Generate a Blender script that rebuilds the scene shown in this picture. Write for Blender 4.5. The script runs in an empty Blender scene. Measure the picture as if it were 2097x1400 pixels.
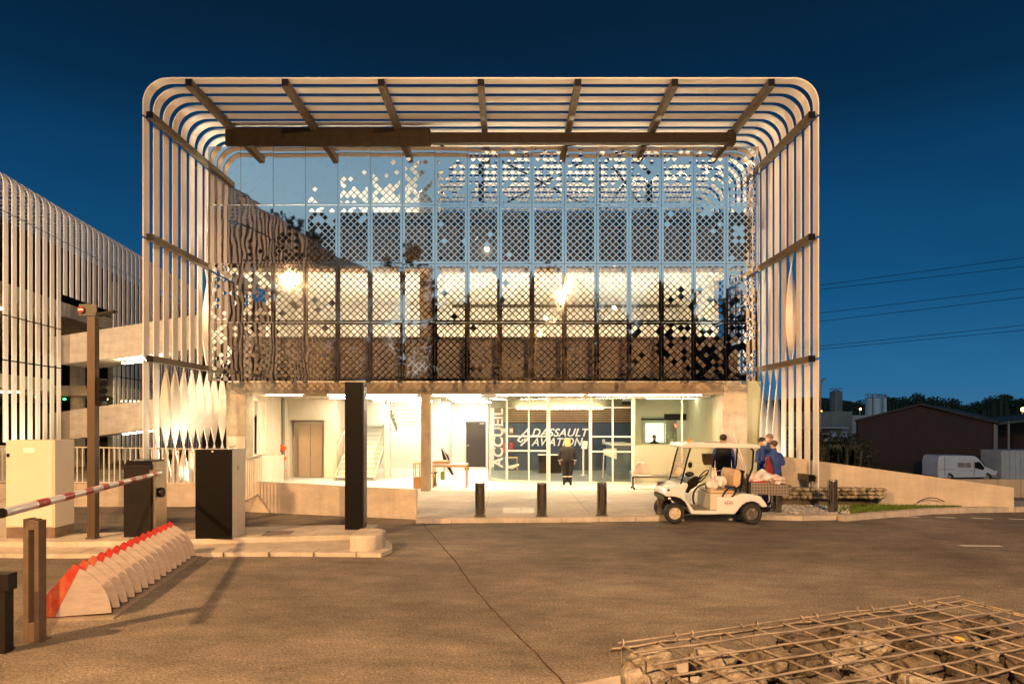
import bpy, bmesh, math, random
from mathutils import Vector, Matrix
S = bpy.context.scene
COL = S.collection
R = math.radians
F = 1398.0
CAMZ = 2.25

def srgb(r, g, b):
    f = lambda c: (c/255/12.92 if c/255 <= .04045 else ((c/255+.055)/1.055)**2.4)
    return (f(r), f(g), f(b), 1)

# ------------------------------------------------------------ camera
cam = bpy.data.cameras.new('camera'); camo = bpy.data.objects.new('camera', cam); COL.objects.link(camo)
camo.location = (0, 0, CAMZ); camo.rotation_euler = (R(90), 0, 0)
cam.sensor_width = 36; cam.lens = F/2097*36
cam.shift_x = 8.5/2097; cam.shift_y = 162/2097
cam.clip_start = .05; cam.clip_end = 6000
S.camera = camo
# ------------------------------------------------------------ world: blue-hour sky, paler towards the sunset behind the camera
w = bpy.data.worlds.new('World'); S.world = w; w.use_nodes = True
nt = w.node_tree; N = nt.nodes; L = nt.links
bg = N['Background']
tc = N.new('ShaderNodeTexCoord'); sp = N.new('ShaderNodeSeparateXYZ'); L.new(tc.outputs['Generated'], sp.inputs[0])
def ramp(stops):
    r = N.new('ShaderNodeValToRGB'); e = r.color_ramp.elements
    while len(e) < len(stops): e.new(.5)
    for i, (p, c) in enumerate(stops): e[i].position = p; e[i].color = c
    L.new(sp.outputs['Z'], r.inputs[0]); return r
ra = ramp([(0, srgb(62, 112, 150)), (.05, srgb(40, 104, 148)), (.16, srgb(22, 86, 132)), (.30, srgb(12, 64, 106)), (.40, srgb(7, 45, 76)), (.5, srgb(6, 33, 57)), (1, srgb(4, 22, 40))])
rb = ramp([(0, srgb(205, 208, 200)), (.12, srgb(190, 206, 210)), (.28, srgb(165, 200, 216)), (.45, srgb(118, 165, 195)), (.7, srgb(30, 80, 120)), (1, srgb(0, 28, 60))])
mr = N.new('ShaderNodeMapRange'); mr.interpolation_type = 'SMOOTHSTEP'
mr.inputs[1].default_value = .25; mr.inputs[2].default_value = -.75; mr.inputs[3].default_value = 0; mr.inputs[4].default_value = 1
L.new(sp.outputs['Y'], mr.inputs[0])
nz = N.new('ShaderNodeTexNoise'); nz.inputs['Scale'].default_value = 2.2; nz.inputs['Detail'].default_value = 4
mpg = N.new('ShaderNodeMapping'); mpg.inputs['Scale'].default_value = (1, 1, 3.5); L.new(tc.outputs['Generated'], mpg.inputs[0]); L.new(mpg.outputs[0], nz.inputs['Vector'])
mx = N.new('ShaderNodeMixRGB'); L.new(mr.outputs[0], mx.inputs[0]); L.new(ra.outputs[0], mx.inputs[1]); L.new(rb.outputs[0], mx.inputs[2])
mrn = N.new('ShaderNodeMapRange'); mrn.inputs[1].default_value = .3; mrn.inputs[2].default_value = .75; mrn.inputs[3].default_value = .88; mrn.inputs[4].default_value = 1.14
L.new(nz.outputs[0], mrn.inputs[0])
ml = N.new('ShaderNodeMixRGB'); ml.blend_type = 'MULTIPLY'; ml.inputs[0].default_value = 1
L.new(mx.outputs[0], ml.inputs[1]); L.new(mrn.outputs[0], ml.inputs[2]); L.new(ml.outputs[0], bg.inputs[0])
bg.inputs[1].default_value = 1.0
# ------------------------------------------------------------ exposure
S.view_settings.view_transform = 'Standard'; S.view_settings.look = 'None'
S.view_settings.exposure = 0; S.view_settings.gamma = 1
S.render.engine = 'CYCLES'
S.cycles.max_bounces = 8; S.cycles.diffuse_bounces = 4; S.cycles.glossy_bounces = 4; S.cycles.transparent_max_bounces = 24
S.cycles.caustics_reflective = False; S.cycles.caustics_refractive = False
S.cycles.sample_clamp_indirect = 4; S.cycles.use_denoising = True

# ------------------------------------------------------------ helpers
def X(px, D): return (px-1040)*D/F
def Z(py, D): return CAMZ+(862-py)*D/F
def P(px, py, D): return Vector((X(px, D), D, Z(py, D)))

MATS = {}
def mat(name, c=(.5, .5, .5), rough=.6, metal=0, var=.12, scale=3., bump=0., bscale=40., emit=None, estr=0, c2=None, stretch=(1, 1, 1), spec=.5, coat=0, thr=(.35, .65)):
    if name in MATS: return MATS[name]
    m = bpy.data.materials.new(name); m.use_nodes = True; n = m.node_tree.nodes; l = m.node_tree.links
    b = n['Principled BSDF']; b.inputs['Roughness'].default_value = rough; b.inputs['Metallic'].default_value = metal
    b.inputs['Specular IOR Level'].default_value = spec; b.inputs['Coat Weight'].default_value = coat
    t = n.new('ShaderNodeTexCoord'); mp = n.new('ShaderNodeMapping'); mp.inputs['Scale'].default_value = stretch
    l.new(t.outputs['Object'], mp.inputs[0])
    x = n.new('ShaderNodeTexNoise'); x.inputs['Scale'].default_value = scale; x.inputs['Detail'].default_value = 6; x.inputs['Roughness'].default_value = .65
    l.new(mp.outputs[0], x.inputs['Vector'])
    r = n.new('ShaderNodeValToRGB'); e = r.color_ramp.elements; e[0].position = thr[0]; e[1].position = thr[1]
    lo = c2 if c2 else tuple(v*(1-var) for v in c); hi = c if c2 else tuple(min(1, v*(1+var)) for v in c)
    e[0].color = (*lo, 1); e[1].color = (*hi, 1)
    l.new(x.outputs[0], r.inputs[0]); l.new(r.outputs[0], b.inputs['Base Color'])
    if 'concrete' in name or name == 'cream_plaster':
        m2 = n.new('ShaderNodeMapping'); m2.inputs['Scale'].default_value = (1.6, 1.6, .3); l.new(t.outputs['Object'], m2.inputs[0])
        k2 = n.new('ShaderNodeTexNoise'); k2.inputs['Scale'].default_value = 2.2; k2.inputs['Detail'].default_value = 8; k2.inputs['Roughness'].default_value = .75; l.new(m2.outputs[0], k2.inputs['Vector'])
        g2 = n.new('ShaderNodeMapRange'); g2.inputs[1].default_value = .36; g2.inputs[2].default_value = .62; g2.inputs[3].default_value = .85 if name != 'cream_plaster' else .93; g2.inputs[4].default_value = 1.04; l.new(k2.outputs[0], g2.inputs[0])
        q2 = n.new('ShaderNodeMixRGB'); q2.blend_type = 'MULTIPLY'; q2.inputs[0].default_value = 1; l.new(r.outputs[0], q2.inputs[1]); l.new(g2.outputs[0], q2.inputs[2]); l.new(q2.outputs[0], b.inputs['Base Color'])
    if bump:
        y = n.new('ShaderNodeTexNoise'); y.inputs['Scale'].default_value = bscale; y.inputs['Detail'].default_value = 4
        l.new(mp.outputs[0], y.inputs['Vector'])
        u = n.new('ShaderNodeBump'); u.inputs['Strength'].default_value = bump; u.inputs['Distance'].default_value = .02
        l.new(y.outputs[0], u.inputs['Height']); l.new(u.outputs[0], b.inputs['Normal'])
    if emit:
        b.inputs['Emission Color'].default_value = (*emit, 1); b.inputs['Emission Strength'].default_value = estr
    MATS[name] = m; return m

def glassmat(name, tint, refl=.12, rough=.0):
    if name in MATS: return MATS[name]
    m = bpy.data.materials.new(name); m.use_nodes = True; n = m.node_tree.nodes; l = m.node_tree.links; n.clear()
    o = n.new('ShaderNodeOutputMaterial'); t = n.new('ShaderNodeBsdfTransparent'); t.inputs[0].default_value = (*tint, 1)
    g = n.new('ShaderNodeBsdfGlossy'); g.inputs['Roughness'].default_value = rough; g.inputs[0].default_value = (.9, .95, .92, 1)
    f = n.new('ShaderNodeFresnel'); f.inputs[0].default_value = 1.5
    a = n.new('ShaderNodeMath'); a.operation = 'MULTIPLY_ADD'; a.inputs[1].default_value = 1; a.inputs[2].default_value = refl-.04; l.new(f.outputs[0], a.inputs[0])
    x = n.new('ShaderNodeMixShader'); l.new(a.outputs[0], x.inputs[0]); l.new(t.outputs[0], x.inputs[1]); l.new(g.outputs[0], x.inputs[2]); l.new(x.outputs[0], o.inputs[0])
    MATS[name] = m; return m

WORLD = {}
class B:
    def __init__(s): s.bm = bmesh.new(); s.mi = 0
    def faces(s, vs, fs):
        v = [s.bm.verts.new(p) for p in vs]
        for f in fs:
            try:
                q = s.bm.faces.new([v[i] for i in f]); q.material_index = s.mi
            except ValueError: pass
        return s
    def box(s, x0, x1, y0, y1, z0, z1):
        return s.faces([(x0, y0, z0), (x1, y0, z0), (x1, y1, z0), (x0, y1, z0), (x0, y0, z1), (x1, y0, z1), (x1, y1, z1), (x0, y1, z1)],
                [(0, 3, 2, 1), (4, 5, 6, 7), (0, 1, 5, 4), (1, 2, 6, 5), (2, 3, 7, 6), (3, 0, 4, 7)])
    def bar(s, a, b, wx, wz, up=(0, 0, 1)):
        a = Vector(a); b = Vector(b); d = (b-a).normalized(); u = Vector(up)
        if abs(d.dot(u)) > .98: u = Vector((0, 1, 0))
        r = d.cross(u).normalized(); u = r.cross(d)
        q = [(-.5, -.5), (.5, -.5), (.5, .5), (-.5, .5)]
        vs = [p+r*i*wx+u*j*wz for p in (a, b) for i, j in q]
        return s.faces(vs, [(3, 2, 1, 0), (4, 5, 6, 7), (0, 1, 5, 4), (1, 2, 6, 5), (2, 3, 7, 6), (3, 0, 4, 7)])
    def cyl(s, a, b, r0, r1=None, n=12):
        r1 = r0 if r1 is None else r1
        return s.tube([a, b], [r0, r1], n)
    def tube(s, pts, r, n=8, closed=False):
        pts = [Vector(p) for p in pts]; k = len(pts)
        rr = r if isinstance(r, (list, tuple)) else [r]*k
        vs = []; ref = None
        for i, p in enumerate(pts):
            if closed: d = pts[(i+1) % k]-pts[i-1]
            else: d = pts[min(i+1, k-1)]-pts[max(i-1, 0)]
            d.normalize()
            if ref is None: ref = Vector((0, 0, 1)) if abs(d.z) < .9 else Vector((1, 0, 0))
            a = d.cross(ref)
            if a.length < 1e-4: a = d.cross(Vector((0, 1, 0)))
            a.normalize(); c = a.cross(d); ref = c.copy() if not closed else ref
            for j in range(n):
                t = 2*math.pi*j/n; vs.append(p+(a*math.cos(t)+c*math.sin(t))*rr[i])
        fs = []
        for i in range(k if closed else k-1):
            for j in range(n):
                i2 = (i+1) % k; fs.append((i*n+j, i2*n+j, i2*n+(j+1) % n, i*n+(j+1) % n))
        if not closed: fs += [tuple(range(n)), tuple(reversed(range((k-1)*n, k*n)))]
        return s.faces(vs, fs)
    def prism(s, pts, y0, y1, axis='y'):
        n = len(pts)
        if axis == 'y': vs = [(a, y, c) for y in (y0, y1) for a, c in pts]
        elif axis == 'z': vs = [(a, c, y) for y in (y0, y1) for a, c in pts]
        else: vs = [(y, a, c) for y in (y0, y1) for a, c in pts]
        return s.faces(vs, [tuple(range(n)), tuple(reversed(range(n, 2*n)))]+[(i, i+n, (i+1) % n+n, (i+1) % n) for i in range(n)])
    def ball(s, c, r, sub=2, noise=0, seed=0):
        r = r if isinstance(r, (list, tuple)) else (r, r, r)
        g = bmesh.ops.create_icosphere(s.bm, subdivisions=sub, radius=1)
        rnd = random.Random(seed)
        for v in g['verts']:
            k = 1+rnd.uniform(-noise, noise)
            v.co = Vector((c[0]+v.co.x*r[0]*k, c[1]+v.co.y*r[1]*k, c[2]+v.co.z*r[2]*k))
        for v in g['verts']:
            for f in v.link_faces: f.material_index = s.mi
        return s
    def build(s, name, m=None, parent=None, smooth=False, local=False, bevel=0, solid=0):
        bmesh.ops.recalc_face_normals(s.bm, faces=s.bm.faces) if s.bm.faces else None
        off = Vector((0, 0, 0))
        if not local:
            if parent is not None: off = WORLD.get(parent, Vector((0, 0, 0)))
            elif s.bm.verts:
                co = [v.co for v in s.bm.verts]
                off = Vector(((min(c.x for c in co)+max(c.x for c in co))/2, (min(c.y for c in co)+max(c.y for c in co))/2, min(c.z for c in co)))
        for v in s.bm.verts: v.co -= off
        me = bpy.data.meshes.new(name)
        s.bm.to_mesh(me); s.bm.free()
        o = bpy.data.objects.new(name, me); COL.objects.link(o)
        for q in (m if isinstance(m, (list, tuple)) else [m]): me.materials.append(q)
        if smooth:
            for p in me.polygons: p.use_smooth = True
            try: me.set_sharp_from_angle(angle=R(40))
            except Exception: pass
        if parent is not None: o.parent = parent; WORLD[o] = WORLD.get(parent, Vector((0, 0, 0)))
        elif not local: o.location = off; WORLD[o] = off
        else: WORLD[o] = Vector((0, 0, 0))
        if bevel:
            d = o.modifiers.new('b', 'BEVEL'); d.width = bevel; d.segments = 2; d.limit_method = 'ANGLE'
        if solid:
            d = o.modifiers.new('s', 'SOLIDIFY'); d.thickness = solid; d.offset = 0
        return o

def thing(name, label, cat, loc=(0, 0, 0), rotz=0, group=None):
    o = bpy.data.objects.new(name, None); COL.objects.link(o); o.empty_display_size = .2
    o.location = loc; o.rotation_euler = (0, 0, rotz); o['label'] = label; o['category'] = cat
    if group: o['group'] = group
    WORLD[o] = Vector(loc) if not rotz else Vector(loc)
    return o
def tag(o, label, cat, group=None):
    o['label'] = label; o['category'] = cat
    if group: o['group'] = group
    return o
def struct(o, kind='structure'): o['kind'] = kind; return o
def dup(root, loc, label=None, rotz=None):
    r = root.copy(); COL.objects.link(r); r.location = loc
    if rotz is not None: r.rotation_euler = (0, 0, rotz)
    if label: r['label'] = label
    for ch in list(root.children):
        c = ch.copy(); COL.objects.link(c); c.parent = r
        for g in ch.children:
            d = g.copy(); COL.objects.link(d); d.parent = c
    return r
def light(name, kind, loc, power, color, parent=None, size=.2, target=None, spot=None, blend=.4):
    l = bpy.data.lights.new(name, kind); l.energy = power; l.color = color
    if kind == 'AREA': l.shape = 'DISK'; l.size = size
    else: l.shadow_soft_size = size
    if spot: l.spot_size = R(spot); l.spot_blend = blend
    o = bpy.data.objects.new(name, l); COL.objects.link(o)
    o.location = Vector(loc)-(WORLD.get(parent, Vector((0, 0, 0))) if parent else Vector((0, 0, 0)))
    if target is not None: o.rotation_euler = (Vector(target)-Vector(loc)).to_track_quat('-Z', 'Y').to_euler()
    if parent: o.parent = parent
    return o
def textmesh(name, body, size, m, M, parent, bold=.02, shear=0, extrude=.01, align='LEFT', space=1.0):
    c = bpy.data.curves.new(name, 'FONT'); c.body = body; c.size = size; c.offset = bold*size; c.shear = shear; c.extrude = extrude
    c.align_x = align; c.space_character = space; c.resolution_u = 4
    t = bpy.data.objects.new(name+'_tmp', c); COL.objects.link(t)
    dg = bpy.context.evaluated_depsgraph_get(); me = bpy.data.meshes.new_from_object(t.evaluated_get(dg))
    bpy.data.objects.remove(t)
    off = Matrix.Translation(-WORLD.get(parent, Vector((0, 0, 0)))) if parent else Matrix()
    me.transform(off @ M); me.materials.clear(); me.materials.append(m); me.name = name
    o = bpy.data.objects.new(name, me); COL.objects.link(o); o.parent = parent
    return o
def basis(loc, xa, ya):
    xa = Vector(xa).normalized(); ya = Vector(ya).normalized(); za = xa.cross(ya)
    M = Matrix((xa, ya, za)).transposed().to_4x4(); M.translation = Vector(loc); return M

# ------------------------------------------------------------ materials
def asphalt_mat():
    m = mat('asphalt', (.24, .205, .165), .85, 0, .0, .4, .8, 60, c2=(.15, .125, .1))
    n = m.node_tree.nodes; l = m.node_tree.links; b = n['Principled BSDF']
    base = [x for x in n if x.type == 'VALTORGB'][0]; t = [x for x in n if x.type == 'TEX_COORD'][0]
    fine = n.new('ShaderNodeTexNoise'); fine.inputs['Scale'].default_value = 38; fine.inputs['Detail'].default_value = 3; l.new(t.outputs['Object'], fine.inputs['Vector'])
    fr = n.new('ShaderNodeMapRange'); fr.inputs[1].default_value = .3; fr.inputs[2].default_value = .7; fr.inputs[3].default_value = .5; fr.inputs[4].default_value = 1.5; l.new(fine.outputs[0], fr.inputs[0])
    mp = n.new('ShaderNodeMapping'); mp.inputs['Scale'].default_value = (.7, 1.5, 1); mp.inputs['Rotation'].default_value = (0, 0, .5); l.new(t.outputs['Object'], mp.inputs[0])
    st = n.new('ShaderNodeTexNoise'); st.inputs['Scale'].default_value = 1.6; st.inputs['Detail'].default_value = 7; st.inputs['Roughness'].default_value = .7; l.new(mp.outputs[0], st.inputs['Vector'])
    sr = n.new('ShaderNodeMapRange'); sr.inputs[1].default_value = .35; sr.inputs[2].default_value = .7; sr.inputs[3].default_value = .7; sr.inputs[4].default_value = 1.35; l.new(st.outputs[0], sr.inputs[0])
    a = n.new('ShaderNodeMixRGB'); a.blend_type = 'MULTIPLY'; a.inputs[0].default_value = 1; l.new(base.outputs[0], a.inputs[1]); l.new(fr.outputs[0], a.inputs[2])
    c = n.new('ShaderNodeMixRGB'); c.blend_type = 'MULTIPLY'; c.inputs[0].default_value = 1; l.new(a.outputs[0], c.inputs[1]); l.new(sr.outputs[0], c.inputs[2])
    sk = n.new('ShaderNodeTexNoise'); sk.inputs['Scale'].default_value = 26; sk.inputs['Detail'].default_value = 2; l.new(t.outputs['Object'], sk.inputs['Vector'])
    kr = n.new('ShaderNodeMapRange'); kr.inputs[1].default_value = .66; kr.inputs[2].default_value = .74; kr.inputs[3].default_value = 0; kr.inputs[4].default_value = .55; l.new(sk.outputs[0], kr.inputs[0])
    e2 = n.new('ShaderNodeMixRGB'); e2.inputs[2].default_value = (.5, .46, .4, 1); l.new(kr.outputs[0], e2.inputs[0]); l.new(c.outputs[0], e2.inputs[1])
    pa = n.new('ShaderNodeTexNoise'); pa.inputs['Scale'].default_value = .23; pa.inputs['Detail'].default_value = 9; pa.inputs['Roughness'].default_value = .72; l.new(t.outputs['Object'], pa.inputs['Vector'])
    pr_ = n.new('ShaderNodeMapRange'); pr_.inputs[1].default_value = .42; pr_.inputs[2].default_value = .60; pr_.inputs[3].default_value = .72; pr_.inputs[4].default_value = 1.12; l.new(pa.outputs[0], pr_.inputs[0])
    f2 = n.new('ShaderNodeMixRGB'); f2.blend_type = 'MULTIPLY'; f2.inputs[0].default_value = 1; l.new(e2.outputs[0], f2.inputs[1]); l.new(pr_.outputs[0], f2.inputs[2])
    l.new(f2.outputs[0], b.inputs['Base Color']); return m
ASPH = asphalt_mat()
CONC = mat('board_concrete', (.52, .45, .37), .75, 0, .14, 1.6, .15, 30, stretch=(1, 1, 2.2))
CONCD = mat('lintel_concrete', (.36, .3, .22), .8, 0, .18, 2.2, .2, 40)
KERB = mat('kerb_concrete', (.5, .44, .37), .85, 0, .2, 2.5, .3, 60)
PAVE = mat('paving_concrete', (.55, .5, .43), .8, 0, .1, 1.2, .1, 80)
WALL = mat('white_plaster', (.8, .78, .72), .7, 0, .03, 1)
FLOORM = mat('pale_floor', (.74, .72, .66), .45, 0, .05, 1.5)
BLADE = mat('blade_paint', (.75, .715, .665), .45, 0, .05, .8)
ARM = mat('galvanised_arm', (.1, .08, .055), .5, .1, .2, 6, spec=.3)
DARKB = mat('brown_steel', (.022, .016, .01), .7, 0, .25, 5, spec=.15)
BLK = mat('black_paint', (.005, .0045, .004), .38, 0, .1, 2, spec=.2)
BLKR = mat('black_rubber', (.02, .02, .02), .7, 0, .2, 6)
CHAR = mat('charcoal_paint', (.014, .011, .01), .42, 0, .2, 2, spec=.25)
STEEL = mat('brushed_steel', (.55, .5, .44), .28, 1, .06, 4, stretch=(1, 1, 30))
ALU = mat('white_aluminium', (.8, .78, .7), .4, .1, .04, 2)
CLAD = mat('dark_cladding', (.035, .027, .024), .7, 0, .15, 1.5)
BLUE = mat('slate_blue_wall', (.035, .05, .085), .6, 0, .08, 1)
WOOD = mat('light_wood', (.55, .36, .18), .5, 0, .15, 4, stretch=(1, 8, 8))
SLATM = mat('timber_slat', (.32, .2, .1), .6, 0, .15, 3)
WHITE = mat('white_enamel', (.82, .81, .79), .25, 0, .03, 1, coat=.3)
WHT = mat('white_lettering', (.85, .85, .83), .5, 0, .02, 1)
RED = mat('signal_red', (.36, .022, .018), .45, 0, .15, 4)
ORANGE = mat('valve_orange', (.75, .14, .03), .5, 0, .1, 5)
YEL = mat('yellow_label', (.8, .55, .05), .5, 0, .05, 4)
GREY = mat('grey_plastic', (.3, .28, .26), .5, 0, .1, 3)
BEIGE = mat('beige_enamel', (.62, .56, .46), .4, 0, .04, 1)
TAN = mat('tan_vinyl', (.6, .42, .24), .5, 0, .08, 3)
GRASS = mat('lawn', (.16, .25, .03), .9, 0, .3, 5, .6, 90, c2=(.08, .14, .02))
GRAVEL = mat('pale_gravel', (.5, .46, .42), .9, 0, .3, 60, .9, 90, c2=(.28, .25, .22))
LEAF = mat('dark_foliage', (.035, .045, .02), .8, 0, .4, 3)
SOIL = mat('far_ground', (.05, .045, .04), .9, 0, .2, .5)
GLASS = glassmat('clear_glass', (.90, .95, .88), .07)
GLASSW = glassmat('windscreen', (.9, .9, .88), .15, .02)
GLASSD = glassmat('dark_window', (.25, .27, .3), .25)
SKIN = mat('skin', (.6, .36, .25), .5, 0, .05, 10)
def lampmat(name, c, s): return mat(name, (.8, .8, .8), .5, 0, 0, 1, emit=c, estr=s)
LWARM = lampmat('lamp_warm', (1, .82, .52), 30)
LWHITE = lampmat('lamp_white', (1, .9, .7), 26)
LSPOT = lampmat('lamp_spot', (1, .82, .5), 50)
LSOD = lampmat('lamp_sodium', (1, .45, .12), 30)
LGREEN = lampmat('led_green', (.1, 1, .3), 6)

def mirror_mat():
    m = bpy.data.materials.new('polished_steel'); m.use_nodes = True; n = m.node_tree.nodes; l = m.node_tree.links
    b = n['Principled BSDF']; b.inputs['Metallic'].default_value = 1; b.inputs['Roughness'].default_value = .06
    b.inputs['Base Color'].default_value = (.66, .66, .67, 1)
    t = n.new('ShaderNodeTexCoord'); x = n.new('ShaderNodeTexNoise'); x.inputs['Scale'].default_value = .9; x.inputs['Detail'].default_value = 1.5
    l.new(t.outputs['Object'], x.inputs['Vector'])
    u = n.new('ShaderNodeBump'); u.inputs['Strength'].default_value = .12; u.inputs['Distance'].default_value = .05
    l.new(x.outputs[0], u.inputs['Height']); l.new(u.outputs[0], b.inputs['Normal'])
    y = n.new('ShaderNodeTexNoise'); y.inputs['Scale'].default_value = 6; l.new(t.outputs['Object'], y.inputs['Vector'])
    q = n.new('ShaderNodeMapRange'); q.inputs[3].default_value = .008; q.inputs[4].default_value = .035; l.new(y.outputs[0], q.inputs[0]); l.new(q.outputs[0], b.inputs['Roughness'])
    return m
MIRR = mirror_mat()

# ============================================================ GROUND
b = B()
b.faces([(-1500, -1500, -2.75), (1500, -1500, -2.75), (1500, 3000, -2.75), (-1500, 3000, -2.75)], [(0, 1, 2, 3)])
struct(b.build('ground', SOIL))
# road surface at z 0: left reaches far, right stops behind the ramp wall
b = B()
b.faces([(-90, -80, 0), (60, -80, 0), (60, 17.9, 0), (8.6, 20.5, 0), (8.6, 50, 0), (-90, 50, 0)], [(0, 1, 2, 3, 4, 5)])
struct(b.build('road', ASPH))
b = B()
b.faces([(8.6, 20.5, -.002), (60, 17.9, -.002), (60, 27, -2.74), (8.6, 27, -2.74)], [(0, 1, 2, 3)])
b.faces([(8.6, 20.5, -.002), (8.6, 27, -2.74), (8.6, 50, -2.74), (8.6, 50, -.002)], [(0, 1, 2, 3)])
b.faces([(-90, 50, -.002), (8.6, 50, -.002), (8.6, 54, -2.74), (-90, 54, -2.74)], [(0, 1, 2, 3)])
struct(b.build('embankment', SOIL))
# asphalt seam
b = B()
pts = [P(862, 1066, 1), P(930, 1140, 1), P(985, 1215, 1), P(1060, 1300, 1), P(1130, 1372, 1), P(1165, 1400, 1)]
gp = []
for (px, py) in [(862, 1067), (900, 1112), (935, 1152), (960, 1190), (1000, 1238), (1050, 1292), (1100, 1340), (1165, 1410)]:
    D = CAMZ*F/(py-862); gp.append(Vector((X(px, D), D, .0)))
rn = random.Random(3)
fine = []
for i in range(len(gp)-1):
    for k in range(6):
        q = gp[i].lerp(gp[i+1], k/6); fine.append(q+Vector((rn.uniform(-.008, .008), 0, 0)))
fine.append(gp[-1])
vs = []; fs = []
for i, q in enumerate(fine):
    wd = .006+rn.uniform(0, .007); vs += [(q.x-wd, q.y, .004), (q.x+wd, q.y, .004)]
    if i: fs.append((2*i-2, 2*i-1, 2*i+1, 2*i))
b.faces(vs, fs)
struct(b.build('road_seam', mat('tar_seam', (.09, .055, .042), .95, 0, .2, 20, spec=.1)))

# pavement in front of the building (z .10) up to kerb
ZF = .10
def ongr(px, py, z=ZF):
    D = (CAMZ-z)*F/(py-862); return (X(px, D), D)
ke = [ongr(853, 1060), ongr(1000, 1059), ongr(1150, 1058), ongr(1300, 1056), ongr(1450, 1054), ongr(1560, 1053), ongr(1640, 1055), ongr(1715, 1053)]
b = B()
b.prism(ke+[(9.0, 18.2), (7.9, 19.0), (7.85, 36), (-9.2, 36), (-9.2, 20.9), (-2.9, 20.9), ke[0]][:-1] + [], -.05, ZF, 'z')
struct(b.build('pavement', PAVE))
# kerb stones strip
b = B()
kl = [(x, y-.02) for x, y in ke]
for i in range(len(kl)-1):
    a, c = Vector((*kl[i], 0)), Vector((*kl[i+1], 0)); d = (c-a); n = int(d.length/1.0)+1
    for k in range(n):
        p0 = a+d*(k/n); p1 = a+d*((k+.985)/n)
        b.faces([(p0.x, p0.y-.13, -.02), (p1.x, p1.y-.13, -.02), (p1.x, p1.y, -.02), (p0.x, p0.y, -.02),
                 (p0.x, p0.y-.11, ZF+.004), (p1.x, p1.y-.11, ZF+.004), (p1.x, p1.y, ZF+.006), (p0.x, p0.y, ZF+.006)],
                [(0, 3, 2, 1), (4, 5, 6, 7), (0, 1, 5, 4), (1, 2, 6, 5), (2, 3, 7, 6), (3, 0, 4, 7)])
struct(b.build('kerb', KERB))
b = B(); yk = ke[0][1]
for x in (-.55, 1.9, 4.3, 6.6): b.box(x, x+.012, 15.75, 21.0, ZF+.002, ZF+.004)
b.box(-2.7, 7.4, 18.0, 18.012, ZF+.002, ZF+.004)
struct(b.build('paving_joints', mat('joint_dark', (.2, .17, .13), .9, 0, .2, 8)))
# right verge: kerb, grass, gravel
vk = [ongr(1715, 1056), ongr(1800, 1049), ongr(1900, 1042), ongr(2000, 1039), ongr(2200, 1036)]
b = B()
b.prism(vk+[(26, 18.2), (8.4, 18.9), (7.9, 16.6)], -.05, .07, 'z')
struct(b.build('verge_soil', GRAVEL), 'structure')
b = B()
for i in range(len(vk)-1):
    a = Vector((*vk[i], 0)); c = Vector((*vk[i+1], 0)); d = c-a; n = int(d.length/1.0)+1
    nrm = Vector((-d.y, d.x, 0)).normalized()
    for k in range(n):
        p0 = a+d*(k/n)-nrm*.02; p1 = a+d*((k+.985)/n)-nrm*.02; q1 = p1-nrm*.16; q0 = p0-nrm*.16
        b.faces([(*q0.xy, -.02), (*q1.xy, -.02), (*p1.xy, -.02), (*p0.xy, -.02), (*q0.xy, .13), (*q1.xy, .13), (*p1.xy, .135), (*p0.xy, .135)],
                [(0, 3, 2, 1), (4, 5, 6, 7), (0, 1, 5, 4), (1, 2, 6, 5), (2, 3, 7, 6), (3, 0, 4, 7)])
struct(b.build('kerb', KERB))
# grass: low mound made of blades
b = B(); rn = random.Random(5)
gpoly = [ongr(1640, 1022, .12), ongr(1700, 1045, .12), ongr(1760, 1049, .12), ongr(1830, 1041, .12), ongr(1960, 1036, .12), ongr(2080, 1034, .12)]
def grass_front(x):
    for i in range(len(gpoly)-1):
        (a, c), (d, e) = gpoly[i], gpoly[i+1]
        if a <= x <= d: return c+(e-c)*(x-a)/(d-a)
    return None
def wall_y(x): return 18.3-(x-7.9)*(18.3-16.9)/(12.5-7.9)
for i in range(9000):
    x = rn.uniform(gpoly[0][0], gpoly[-1][0]); f = grass_front(x)
    if f is None: continue
    y1 = wall_y(x)-.05
    if y1 <= f: continue
    y = rn.uniform(f, y1); h = rn.uniform(.03, .09); a = rn.uniform(0, 3.14); dx = .012*math.cos(a); dy = .012*math.sin(a); l = rn.uniform(-.03, .03)
    b.faces([(x-dx, y-dy, .07), (x+dx, y+dy, .07), (x+l, y+l, .07+h)], [(0, 1, 2)])
struct(b.build('grass', GRASS), 'stuff')
b = B(); xs = [gpoly[0][0]+(gpoly[-1][0]-gpoly[0][0])*i/30 for i in range(31)]
vs = []; fs = []
for i, x in enumerate(xs):
    f = grass_front(min(x, gpoly[-1][0]-.001)) or 17; vs += [(x, f, .078), (x, max(f, wall_y(x)), .10)]
    if i: fs.append((2*i-2, 2*i-1, 2*i+1, 2*i))
b.faces(vs, fs); struct(b.build('lawn', GRASS))
# gravel pebbles
b = B()
for i in range(420):
    px = rn.uniform(1600, 1740); py = rn.uniform(1030, 1052); x, y = ongr(px, py)
    b.ball((x, y, .105), (rn.uniform(.01, .03), rn.uniform(.01, .03), .015), 1, .2, i)
struct(b.build('gravel', mat('pebble', (.6, .56, .52), .8, 0, .3, 3)), 'stuff')
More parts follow.
